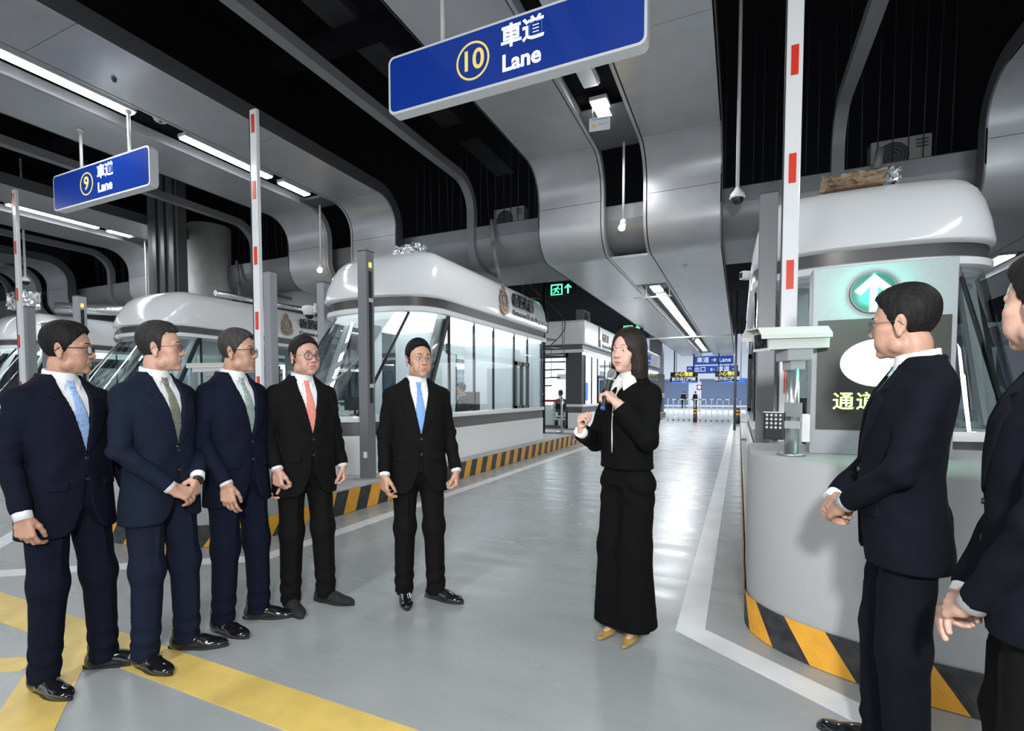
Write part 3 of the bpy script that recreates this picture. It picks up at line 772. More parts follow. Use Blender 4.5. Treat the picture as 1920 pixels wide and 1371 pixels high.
# square rear booths ---------------------------------------------------------
def rear_booth(cx, y0, y1, label, ch, en, sgn=M_letter, door=True, group=None):
    g = empty('rear_booth', (cx, y0, 0), label=label, cat='booth', group=group)
    L = y1 - y0; b = HB
    def bb(name, x0, x1, ya, yb, z0, z1, m, bev=0): return boxo(name, x0, x1, ya, yb, z0, z1, m, g, bev)
    xr = -.05 if door else -b
    bb('lower_wall', -b, b, 1.3 if door else 0, L, .302, .83, M_white); 
    if door: bb('lower_wall', b - .50, b, 0, 1.3, .34, .83, M_white)
    bb('dark_band', -b + .01, b - .01, 1.3 if door else .01, L, .83, 1.02, M_darkband)
    if door: bb('dark_band', b - .50, b - .01, 0.01, 1.3, .83, 1.02, M_darkband)
    bb('sill', b - .5 if door else -b, b + .03, -.03, L, 1.02, 1.10, M_white)
    bb('visor', -b - .04, b + .05, -.05, L, 2.70, 2.80, M_white)
    bb('upper_band', -b, b, 0, L, 2.80, 2.96, M_darkband)
    bm = bmesh.new(); box(bm, -b - .08, b + .1, -.08, L + .05, 2.96, 3.70, bev=.05); link_mesh('roof', bm, M_white, g)
    if door:
        bb('corner_pillar', b - .46, b - .02, 0, .35, 1.10, 2.70, M_dark)
        d = empty('glass_door'); d.parent = g
        boxo('frame', -b, -b + .08, 0, .06, .34, 2.70, M_dark, d); boxo('frame', b - .54, b - .46, 0, .06, .34, 2.70, M_dark, d)
        boxo('frame', -b, b - .46, 0, .06, 2.55, 2.70, M_dark, d); boxo('frame', -b, b - .46, 0, .06, .34, .42, M_dark, d)
        bm = bmesh.new(); v = [bm.verts.new(p) for p in ((-b, .03, .4), (b - .5, .03, .4), (b - .5, .03, 2.6), (-b, .03, 2.6))]; bm.faces.new(v); link_mesh('glass', bm, M_glass, d)
        bb('desk', -.9, -.25, 1.0, 1.6, .34, 1.05, M_lightgrey)
    bb('inner_wall', -b + .05, b - .1, 2.4, 2.46, .34, 2.66, M_intl)  # wall glows by itself, standing in for light inside the booth
    bb('inner_floor', -b, b, 0, L, .302, .34, M_grey)
    bb('inner_ceiling', -b, b, .05, L, 2.64, 2.69, M_intl)
    x = b - .01; ys = [.36, 1.15, 1.9, 2.9, 3.7, 4.5, L - .02]
    for i in range(len(ys) - 1):
        bm = bmesh.new(); v = [bm.verts.new(p) for p in ((x, ys[i], 1.1), (x, ys[i + 1], 1.1), (x, ys[i + 1], 2.7), (x, ys[i], 2.7))]; bm.faces.new(v); link_mesh('window_pane', bm, M_glass, g)
        boxo('mullion', x - .03, x + .01, ys[i] - .02, ys[i] + .02, 1.1, 2.7, M_black, g)
    boxo('service_window', x - .02, x + .03, 1.9, 2.9, 1.1, 1.16, M_dark, g); boxo('service_window', x - .02, x + .03, 1.9, 1.97, 1.1, 2.0, M_dark, g)
    boxo('service_window', x - .02, x + .03, 2.83, 2.9, 1.1, 2.0, M_dark, g); boxo('service_window', x - .02, x + .03, 1.9, 2.9, 1.96, 2.06, M_dark, g)
    Mx = lambda yy, zz: face_M((b + .10, yy, zz), (1, 0, 0))
    bm = bmesh.new(); prism(bm, [(-.05, -.3), (.02, -.3), (.02, .42), (-.05, .42)], .03, Mx(1.6, 3.3)); prism(bm, [(.08, -.3), (.16, -.3), (.1, -.05)], .03, Mx(1.6, 3.3)); link_mesh('logo', bm, sgn, g)
    text_obj('lettering', ch, .30, sgn, Mx(2.05, 3.34), g, .02, .005, align='LEFT')
    text_obj('lettering', en, .17, sgn, Mx(2.05, 3.08), g, .012, .003, align='LEFT')
    return g
rb = rear_booth(ISL[1], 15.05, 21.0, 'square white booth with open dark framed door behind the middle booth', '衛生署', 'Department of Health')
M_bluel = mat('blue lettering', (.03, .12, .5), .4)
rear_booth(ISL[1], 24.5, 31.0, 'farther square booth with blue lettering beyond the second one', '入境處', 'Immigration', M_bluel, door=False)
rear_booth(ISL[0], 15.5, 21.5, 'square booth hidden behind the right hand booth', '衛生署', 'Department of Health')
rear_booth(ISL[2], 15.5, 21.5, 'square booth behind the left booth', '衛生署', 'Department of Health')
t = rear_booth(ISL[3], 15.5, 21.5, 'square booth behind the far left booth', '衛生署', 'Department of Health')
screen(rb, .85, 1.2, 1.12, R(80), .5, .6, col=(.08, .2, .75))
bm = bmesh.new(); box(bm, -.55, -.22, 2.37, 2.40, 1.95, 2.15); link_mesh('wall_plate', bm, M_steel, rb)
# ================================================================== ISLAND EQUIPMENT
def barrier(k, cx, label):
    x = cx - 0.98 + (-.03 if k == 0 else 0.0)
    g = empty('barrier_gate', (x, 5.0, KH + .002), label=label, cat='barrier')
    boxo('cabinet', -.16, .16, -.55, .0, 0, .72, M_post, g, .02) if k else boxo('cabinet', -.15, .10, -.45, .0, 0, .70, M_post, g, .02)
    cylo('pivot', (0, 0, .62), (0, .33, .62), .05, M_dark, g, n=14)
    a = boxo('arm', -.068, .068, .25, .31, .45, 5.55 - KH, M_white, g, .012)
    boxo('arm_edge', -.074, -.066, .245, .315, .45, 5.5 - KH, M_black, a)
    for j in range(6):
        z = 0.59 + .95 * j + .0
        if z > 5.4: continue
        boxo('reflector', -.028, .032, .243, .251, z - .13 - KH + (.0), z + .13 - KH, M_red, a)
    return g
BL = ['tall raised white barrier arm with red patches at right in front of the rounded booth',
      'tall raised white barrier arm with red patches behind the third and fourth men',
      'raised white barrier arm with red patches at the far left edge']
for k in range(3): barrier(k, ISL[k], BL[k])
def post(x, y, z0, z1, w, d, m, label, slot=False, name='grey_post'):
    g = empty(name, (x, y, z0), label=label, cat='post')
    H = z1 - z0
    bm = bmesh.new(); box(bm, -w / 2, w / 2, -d / 2, d / 2, 0, H, bev=.008); link_mesh('column', bm, m, g)
    boxo('cap', -w / 2 - .004, w / 2 + .004, -d / 2 - .004, d / 2 + .004, H, H + .015, M_dark, g)
    boxo('base_plate', -w / 2 - .05, w / 2 + .05, -d / 2 - .05, d / 2 + .05, 0, .015, M_steel, g)
    if slot:
        s = boxo('slot_cover', w / 2 - .002, w / 2 + .004, -.028, .028, 1.0, H - .25, M_black, g)
        bm = bmesh.new()
        for z in (H - .17,): box(bm, w / 2, w / 2 + .008, -.02, .02, z - .03, z + .03)
        link_mesh('amber_led', bm, mat('amber led', (.9, .5, .05), .4, emit=(1, .55, .05), estr=3), s)
        bm = bmesh.new(); box(bm, w / 2 - .004, w / 2 + .018, -.03, .03, 1.2, 1.25); box(bm, w / 2 - .004, w / 2 + .018, -.03, .03, H - .65, H - .60); link_mesh('latch', bm, M_lightgrey, g)
        boxo('sticker', w / 2 - .08, w / 2 - .02, -d / 2 - .002, -d / 2, .28, .36, M_whitep, g)
    return g
post(ISL[0] - 1.18, 5.55, KH, 3.34, .16, .14, M_post, 'dark grey post just behind the tall right barrier arm')
post(ISL[1] - 1.06, 5.56, KH, 3.27, .15, .13, M_grey, 'light grey post just behind the barrier arm, right of the third man')
post(ISL[2] - 1.30, 5.55, KH, 3.25, .18, .15, M_grey, 'light grey post behind the far left barrier arm')
post(ISL[1] + 1.07, 5.24, KH, 3.25, .145, .15, M_post, 'tall dark grey post with a slotted side in front of the middle booth', True)
post(ISL[2] + 1.07, 5.35, KH, 3.25, .17, .15, M_grey, 'grey slotted post with amber led behind the first man', True)
c1 = post(ISL[1] - 1.25, 6.85, KH, 3.38, .16, .18, M_grey, 'pale grey camera post left of the middle booth')
c2 = post(ISL[2] - 1.36, 5.90, KH, 2.95, .20, .18, M_grey, 'pale grey camera post behind the shoulder of the first man')
def wall_dome(x, y, z, dx, label, s=1.0):
    g = empty('dome_camera', (x, y, z), label=label, cat='camera')
    bm = bmesh.new(); box(bm, min(0, -dx * .16) * s, max(0, -dx * .16) * s, -.035 * s, .035 * s, .0, .045 * s, bev=.008); box(bm, -dx * .17 * s - .015, -dx * .17 * s + .015, -.06 * s, .06 * s, -.07 * s, .08 * s, bev=.005)
    link_mesh('bracket', bm, M_whitep, g)
    bm = bmesh.new(); lathe(bm, [(.07 * s, .06 * s), (.115 * s, .04 * s), (.118 * s, -.005 * s), (.088 * s, -.09 * s), (.08 * s, -.095 * s)], 20); link_mesh('housing', bm, M_whitep, g)
    bm = bmesh.new(); sphere(bm, (0, 0, -.095 * s), .07 * s, .07 * s, .065 * s); link_mesh('lens_dome', bm, M_black, g)
wall_dome(-7.07, 6.78, 2.93, -1, 'larger white dome camera on the left side of the pale camera post', 1.1)
wall_dome(-6.48, 6.80, 3.12, 1, 'smaller white dome camera between the pale camera post and the middle booth', .8)
wall_dome(-14.12, 5.7, 2.42, -1, 'white dome camera left of the first man, above his shoulder', 1.1)
wall_dome(-13.58, 5.7, 2.6, 1, 'second white dome camera behind the head of the first man', .8)

def box_camera(x, y, z, rz, tilt, label, pole=None, s=1.0):
    g = empty('security_camera', (x, y, z), rz, label=label, cat='camera')
    e = bpy.data.objects.new('camera_body', None); COL.objects.link(e); e.parent = g; e.rotation_euler = (R(tilt), 0, 0); e.scale = (s, s, s)
    # looks along -y
    bm = bmesh.new()
    pr = [(-.055, -.055), (.055, -.055), (.062, .02), (.04, .05), (-.04, .05), (-.062, .02)]
    M = Matrix.Rotation(R(90), 4, 'X')
    rings = [[(a, -.19, b) for a, b in pr], [(a, .20, b) for a, b in pr]]
    loft(bm, rings, cap0=True, cap1=True, smooth=False); bmesh.ops.recalc_face_normals(bm, faces=bm.faces); link_mesh('housing', bm, M_lightgrey, e)
    bm = bmesh.new()
    pr2 = [(-.078, .0), (-.078, .022), (-.05, .062), (.05, .062), (.078, .022), (.078, .0), (.073, .0), (.073, .02), (.048, .056), (-.048, .056), (-.073, .02), (-.073, .0)]
    loft(bm, [[(a, -.25, b) for a, b in pr2], [(a, .20, b) for a, b in pr2]], cap0=True, cap1=True, smooth=False); bmesh.ops.recalc_face_normals(bm, faces=bm.faces); link_mesh('sunshield', bm, mat('camera shell', (.66, .66, .62), .4), e)
    boxo('window', -.045, .045, -.196, -.188, -.045, .03, M_black, e)
    bm = bmesh.new(); cyl(bm, (0, -.205, -.008), (0, -.19, -.008), .025, n=18); link_mesh('lens', bm, mat('lens', (.01, .01, .02), .05, coat=.5), e)
    boxo('front_frame', -.058, .058, -.194, -.186, -.06, -.046, M_lightgrey, e)
    bm = bmesh.new(); box(bm, -.05, .05, -.06, .10, -.12, -.055, bev=.01); box(bm, -.035, .035, -.03, .06, -.17, -.11, bev=.008); link_mesh('mount', bm, M_grey, e)
    if pole: cylo('pole', (0, .02, -.16 * s), (0, .02, pole - z), .038, M_steel, g, n=20); cylo('flange', (0, .02, pole - z), (0, .02, pole - z + .012), .075, M_steel, g, n=20)
    return g
cr_ = box_camera(.262, 3.27, 1.715, R(-52), 3, 'beige box camera on a steel pole at the left end of the green arrow panel', 1.052, 1.04)
box_camera(-5.77, 3.98, 1.72, R(-40), 3, 'beige box camera between the second and third men', 1.052, .9)
bm = bmesh.new(); box(bm, -.005, .12, -.03, -.024, -.44, -.36); link_mesh('lamp_bracket', bm, M_grey, cr_)
# flood lamp
g = empty('flood_lamp', (.176, 3.13, 1.235), R(-18), label='small black flood lamp with sixteen led lenses beside the camera pole', cat='lamp')
bm = bmesh.new(); box(bm, -.052, .052, 0, .04, -.085, .07, bev=.006); link_mesh('housing', bm, M_black, g)
boxo('rim', -.052, .052, -.004, .0, .064, .07, M_lightgrey, g)
for i in range(4):
    for j in range(4):
        bm = bmesh.new(); sphere(bm, (-.034 + .0227 * i, -.001, -.018 + .0227 * j), .0085, .004, .0085, u=8, v=6); link_mesh('led_lens', bm, M_silver, g)
bm = bmesh.new(); box(bm, .05, .13, .01, .03, -.02, .02); link_mesh('bracket', bm, M_grey, g)

# ------------------------------------------------ arrow panel
g = empty('lane_signal_panel', (0, 3.45, 1.05), label='grey signal panel with green arrow and dark display on the rounded island', cat='signal')
bm = bmesh.new(); box(bm, .385, 1.06, 0, .16, 0, 1.09, bev=.006); link_mesh('casing', bm, M_grey, g)
boxo('display', .415, 1.035, -.006, 0, .145, .782, mat('led display', (.028, .03, .024), .45, noise=.25, nscale=300), g)
M_green = mat('green led arrow', (.1, .9, .7), .4, emit=(.12, 1.0, .72), estr=14.0)
bm = bmesh.new(); cx, cz = .682, .925
prism(bm, [(cx + a, cz + b) for a, b in ((0, .105), (-.092, .015), (-.062, -.01), (-.018, .035), (-.018, -.105), (.018, -.105), (.018, .035), (.062, -.01), (.092, .015))], .004, face_M((0, -.004, 0), (0, -1, 0)))
link_mesh('green_arrow', bm, M_green, g)
bm = bmesh.new(); n = 36
loft(bm, [[(cx + r * math.cos(2 * PI * i / n), yy, cz + r * math.sin(2 * PI * i / n)) for i in range(n)] for r, yy in ((.105, 0), (.108, -.018), (.116, -.018), (.118, 0))], smooth=False); link_mesh('lamp_rim', bm, M_dark, g)
bm = bmesh.new(); prism(bm, [(cx + .104 * math.cos(2 * PI * i / n), cz + .104 * math.sin(2 * PI * i / n)) for i in range(n)], .002, face_M((0, 0, 0), (0, -1, 0))); link_mesh('lamp_face', bm, mat('lamp face', (.02, .05, .045), .3), g)
bm = bmesh.new(); prism(bm, [(.725 + .195 * math.cos(2 * PI * i / n), .53 + .135 * math.sin(2 * PI * i / n)) for i in range(n)], .003, face_M((0, -.007, 0), (0, -1, 0)))
link_mesh('lit_symbol', bm, mat('green lit symbol', (.5, 1, .7), .4, emit=(.5, 1.0, .62), estr=5.0), g)
text_obj('led_text', '通道暫停', .108, mat('yellow green led', (.7, 1, .2), .4, emit=(.75, 1.0, .22), estr=2.6), face_M((.722, -.008, .305), (0, -1, 0)), g, .001, .001, space=1.12)
al = bpy.data.lights.new('arrow_glow', 'POINT'); al.energy = 3.5; al.color = (.1, 1, .7); al.shadow_soft_size = .06
ao = bpy.data.objects.new('arrow_glow', al); COL.objects.link(ao); ao.location = (.682, 3.36, 1.98)
g = empty('reader_box', (.36, 3.42, 1.12), label='small white box on the left edge of the signal panel', cat='box')
boxo('shell', -.022, .022, -.03, .05, .0, .165, M_whitep, g, .006); boxo('back_plate', -.03, -.022, -.02, .06, -.01, .175, M_grey, g)

# ------------------------------------------------ round column and steel riser
g = empty('round_column', (-14.15, 9.85, 0), label='thick round concrete column behind the left booth', cat='column')
bm = bmesh.new(); cyl(bm, (0, 0, 0), (0, 0, 6.25), .56, n=40); link_mesh('shaft', bm, mat('column concrete', (.62, .62, .60), .6, noise=.06, nscale=5), g)
bm = bmesh.new(); cyl(bm, (0, 0, 6.25), (0, 0, 8.2), .6, n=40); link_mesh('upper_shaft', bm, M_void, g)
g = empty('cable_riser', (-13.42, 8.3, 3.9), label='dark ribbed steel riser beside the round column', cat='riser')
for i, (a, b, m) in enumerate(((-.95, -.62, M_fascia), (-.60, -.42, M_dark), (-.38, -.2, M_fascia), (-.16, .02, M_dark), (.06, .24, M_fascia), (.28, .5, M_dark), (.54, .62, M_fascia))):
    boxo('rib', a * .77, b * .77, -.12 - .05 * (i % 2), .12, 0, 4.3, m, g)

# ------------------------------------------------ spiral stair
g = empty('spiral_stair', (-5.05, 13.35, 0), label='black metal spiral stair between the middle booth and the one behind', cat='stair')
cylo('centre_pole', (0, 0, .3), (0, 0, 5.1), .04, M_black, g)
hp = []
for i in range(17):
    t = R(-200 + i * 25); z = .5 + i * .225
    bm = bmesh.new(); c, s = math.cos(t), math.sin(t); c2, s2 = math.cos(t + R(27)), math.sin(t + R(27))
    prism(bm, [(.04 * c, .04 * s), (.62 * c, .62 * s), (.62 * c2, .62 * s2), (.04 * c2, .04 * s2)], .035, Matrix.Translation((0, 0, z))); link_mesh('tread', bm, M_black, g)
    if i % 2 == 0: cylo('baluster', (.60 * c, .60 * s, z), (.60 * c, .60 * s, z + .9), .010, M_dark, g, n=6)
    hp.append((.60 * c, .60 * s, z + .9))
bm = bmesh.new(); tube(bm, hp, .016, 6); link_mesh('handrail', bm, M_dark, g)

# ------------------------------------------------ air conditioners
def ac(x, y, z, rz, label, s=1.0):
    g = empty('air_conditioner', (x, y, z), rz, label=label, cat='air conditioner')
    bm = bmesh.new(); box(bm, -.45 * s, .45 * s, 0, .32 * s, 0, .62 * s, bev=.015); link_mesh('cabinet', bm, mat('ac shell', (.30, .30, .29), .5), g)
    bm = bmesh.new(); n = 24
    prism(bm, [(-.12 * s + .25 * s * math.cos(2 * PI * i / n), .31 * s + .25 * s * math.sin(2 * PI * i / n)) for i in range(n)], .006, face_M((0, 0, 0), (0, -1, 0))); link_mesh('fan_recess', bm, M_dark, g)
    for r in (.07, .13, .19, .24):
        bm = bmesh.new(); pts = [((-.12 + r * math.cos(2 * PI * i / n)) * s, -.014, (.31 + r * math.sin(2 * PI * i / n)) * s) for i in range(n + 1)]; tube(bm, pts, .004, 4); link_mesh('guard_ring', bm, M_rod, g)
    for i in range(3): boxo('louvre', .22 * s, .40 * s, -.006, 0, (.40 + i * .06) * s, (.43 + i * .06) * s, M_dark, g)
    boxo('foot', -.35 * s, -.28 * s, 0, .32 * s, -.06, 0, M_rod, g); boxo('foot', .28 * s, .35 * s, 0, .32 * s, -.06, 0, M_rod, g)
ac(2.45, 10.75, 5.21, 0, 'grey outdoor air conditioner on the duct above the right booth', .95)
ac(-4.95, 10.75, 5.21, 0, 'grey outdoor air conditioner on the duct above the middle booth', .85)
ac(-11.6, 10.9, 5.21, 0, 'grey outdoor air conditioner on the duct near the round column', .7)
ac(-4.9, 17.2, 3.77, R(90), 'grey outdoor air conditioner standing on the second square booth', .9)
ac(-4.9, 25.5, 3.77, R(90), 'distant outdoor air conditioner on the booth with blue lettering', .9)

# ------------------------------------------------ foil wrapped bundles and pipes on the roofs
def bundle(x, y, z, w, d, h, m, label, seed, m2=None):
    rnd = random.Random(seed)
    g = empty('wrapped_bundle', (x, y, z), label=label, cat='wrapping')
    def lump(x0, x1, mm):
        bm = bmesh.new(); box(bm, x0, x1, -d / 2, d / 2, 0, h); bmesh.ops.subdivide_edges(bm, edges=bm.edges[:], cuts=7, use_grid_fill=True)
        for v in bm.verts: v.co += Vector((rnd.uniform(-.025, .025), rnd.uniform(-.025, .025), rnd.uniform(-.025, .035) if v.co.z > .01 else 0))
        link_mesh('wrapping', bm, mm, g)
    if m2: lump(-w / 2, w * .3, m); lump(w * .3, w / 2, m2)
    else: lump(-w / 2, w / 2, m)
bundle(-5.15, 7.15, 3.765, .50, .25, .14, M_foil, 'silver foil bundle on top of the middle booth', 1)
bundle(1.20, 7.0, 3.755, .72, .3, .14, M_paper, 'brown paper and foil bundle on top of the right booth', 2, M_foil)
bundle(-18.4, 7.3, 3.80, .9, .4, .45, M_foil, 'silver foil wrapped box on the far left booth', 3)
def foil_duct(pts, r, label, m=M_foil):
    g = empty('foil_pipe', pts[0], label=label, cat='pipe')
    bm = bmesh.new(); o = Vector(pts[0]); tube(bm, [tuple(Vector(p) - o) for p in pts], r, 10); link_mesh('pipe', bm, m, g)
foil_duct([(-11.6, 8.2, 3.86), (-11.6, 9.8, 3.86), (-11.5, 11.2, 3.86)], .07, 'foil wrapped pipe lying along the left booth roof')
foil_duct([(-18.3, 8.0, 3.95), (-16.0, 10.2, 3.95), (-14.4, 11.5, 3.95)], .16, 'long foil wrapped pipe behind the left booth roof')
foil_duct([(-4.98, 9.93, 5.2), (-4.93, 9.88, 4.7), (-4.85, 9.86, 4.3), (-4.75, 9.9, 3.86)], .045, 'grey pipe running down the duct to the middle booth roof', M_beam)
foil_duct([(2.0, 9.93, 5.35), (1.95, 9.9, 5.0), (1.8, 9.6, 4.4), (1.7, 9.4, 3.86)], .06, 'grey pipe running down the duct to the right booth roof', M_beam)
foil_duct([(-13.1, 9.93, 5.2), (-13.0, 9.9, 4.6), (-12.9, 9.9, 3.86)], .045, 'grey pipe running down to the left booth roof', M_beam)
# small white camera at the left side of the right booth
g = empty('security_camera', (.10, 7.6, 3.02), R(-60), label='small white camera arm at the left side of the right booth', cat='camera')
bm = bmesh.new(); box(bm, -.05, .05, -.12, .10, -.06, .05, bev=.015); link_mesh('housing', bm, M_whitep, g)
cylo('arm', (0, .1, 0), (.0, .30, .0), .018, M_whitep, g); boxo('window', -.03, .03, -.125, -.12, -.04, .03, M_black, g)

# ------------------------------------------------ stanchion
g = empty('belt_stanchion', (-4.72, 13.95, .302), label='steel stanchion with a red belt in front of the open booth door', cat='stanchion')
cylo('post', (0, 0, 0), (0, 0, .98), .032, M_steel, g); bm = bmesh.new(); lathe(bm, [(.17, 0), (.165, .015), (.05, .03), (.035, .05)], 24); link_mesh('base', bm, M_steel, g)
boxo('red_belt', -.75, -.03, -.004, .004, .88, .95, mat('belt red', (.6, .02, .03), .5), g); cylo('cap', (0, 0, .98), (0, 0, 1.0), .036, M_dark, g)

# ------------------------------------------------ far end: fence, bollards, signs, people signs
g = empty('folding_fence', (-1.7, 27.8, 0), label='white folding fence with red striped top rail across the far lane end', cat='fence')
M_fw = mat('fence white', (.75, .76, .78), .4)
M_fr = mat('fence red', (.7, .03, .03), .4)
for i in range(14):
    x = -1.75 + i * .27
    boxo('upright', x - .02, x + .02, -.02, .02, .1, 1.12, M_fw, g)
    boxo('foot', x - .025, x + .025, -.03, .03, 0, .10, M_black, g)
for j, z in enumerate((.14, .62, 1.12)): boxo('rail', -1.78, 1.80, -.03, .03, z, z + .05, M_fw, g)
for i in range(10): boxo('red_patch', -1.7 + i * .37, -1.55 + i * .37, -.035, .035, 1.118, 1.172, M_fr, g)
def bollard(x, y, label):
    g = empty('bollard', (x, y, 0), label=label, cat='bollard')
    for i, (a, b, m) in enumerate(((0, .42, M_blk), (.42, .50, M_yel), (.50, .58, M_blk), (.58, .66, M_yel), (.66, .75, M_blk))):
        cylo('band', (0, 0, a), (0, 0, b), .10, m, g, n=14)
bollard(-2.02, 27.0, 'black bollard with yellow rings in the middle of the far fence')
bollard(-.05, 26.4, 'black bollard with yellow rings at the right end of the far fence')
def far_sign(x0, x1, y, z0, z1, m, mt, s, label, sz):
    g = empty('direction_sign', ((x0 + x1) / 2, y, (z0 + z1) / 2), label=label, cat='sign')
    w = x1 - x0; h = z1 - z0
    boxo('panel', -w / 2, w / 2, 0, .12, -h / 2, h / 2, m, g)
    text_obj('lettering', s, sz, mt, face_M((0, -.01, 0), (0, -1, 0)), g, .002, .003)
    cylo('hanger', (-w * .35, .06, h / 2), (-w * .35, .06, 8.2 - (z0 + z1) / 2), .03, M_rod, g, n=6); cylo('hanger', (w * .35, .06, h / 2), (w * .35, .06, 8.2 - (z0 + z1) / 2), .03, M_rod, g, n=6)
M_sb = mat('far sign blue', (.02, .06, .30), .4, emit=(.02, .06, .30), estr=.6); M_sk = mat('far sign black', (.02, .02, .02), .4)
M_sy = mat('far sign yellow', (.9, .75, .1), .4, emit=(1, .82, .1), estr=1.0)
far_sign(-3.0, -.4, 38.5, 3.55, 4.15, M_sb, M_swhite, '車道 → Lane', 'blue sign topmost at the far lane end', .42)
far_sign(-3.6, -.1, 39.5, 2.95, 3.5, M_sb, M_swhite, '↑ 出口  ← 車道 →', 'wide blue sign with white arrows under the topmost one', .42)
far_sign(-4.4, -2.6, 36.5, 2.62, 2.95, M_sk, M_sy, '小心慢駛', 'black sign with yellow lettering at the far left', .30)
far_sign(-4.4, -2.6, 36.3, 2.28, 2.60, M_sk, M_swhite, '前方出口門閘', 'black sign with white lettering under the left yellow one', .26)
far_sign(-1.5, .0, 36.5, 2.62, 2.95, M_sk, M_sy, '小心慢駛', 'black sign with yellow lettering at the far right', .30)
far_sign(-1.5, .0, 36.3, 2.28, 2.60, M_sk, M_swhite, '前方出口門閘', 'black sign with white lettering under the right yellow one', .26)
far_sign(-5.6, -3.4, 48, 2.45, 2.85, M_sb, M_swhite, '出口', 'small blue sign before the far shutter, left one', .3)
far_sign(-1.6, .4, 48, 2.45, 2.85, M_sb, M_swhite, '出口', 'small blue sign before the far shutter, right one', .3)
def far_column(x, y, label):
    g = empty('square_column', (x, y, 0), label=label, cat='column')
    boxo('lower_cladding', -.45, .45, -.45, .45, 0, 1.2, M_dark, g); boxo('white_band', -.46, .46, -.46, .46, 1.2, 1.5, M_whitep, g)
    boxo('upper_cladding', -.45, .45, -.45, .45, 1.5, 2.7, M_dark, g); boxo('shaft', -.4, .4, -.4, .4, 2.7, 8.2, M_grey, g)
far_column(-4.9, 33.5, 'dark clad square column beyond the booth with blue lettering')
def red_lamp(x, y, z, label):
    g = empty('signal_lamp', (x, y, 0), label=label, cat='signal')
    cylo('pole', (0, 0, 0), (0, 0, z), .05, M_grey, g); bm = bmesh.new(); sphere(bm, (0, -.1, z), .14, .06, .14); link_mesh('red_light', bm, mat('red signal', (1, .1, .1), .4, emit=(1, .08, .12), estr=12), g)
    boxo('housing', -.2, .2, -.06, .1, z - .2, z + .2, M_black, g)
red_lamp(-3.0, 44, 2.0, 'red signal lamp far down the middle of the lane')
red_lamp(-6.6, 40, 1.9, 'red signal lamp far down the lane at left')
g = empty('portal_frame', (-2.1, 21.5, 0), label='thin steel crossbar and mast spanning the far lane', cat='frame')
cylo('mast', (1.95, 0, 0), (1.95, 0, 3.95), .05, M_dark, g); cylo('crossbar', (-2.2, 0, 3.72), (1.95, 0, 3.72), .03, M_lightgrey, g); cylo('mast', (-2.2, 0, .34), (-2.2, 0, 3.72), .03, M_dark, g)
bm = bmesh.new(); lathe(bm, [(.06, 0), (.07, .08), (.03, .14)], 12, (.4, 0, 3.54)); link_mesh('sensor', bm, M_dark, g)
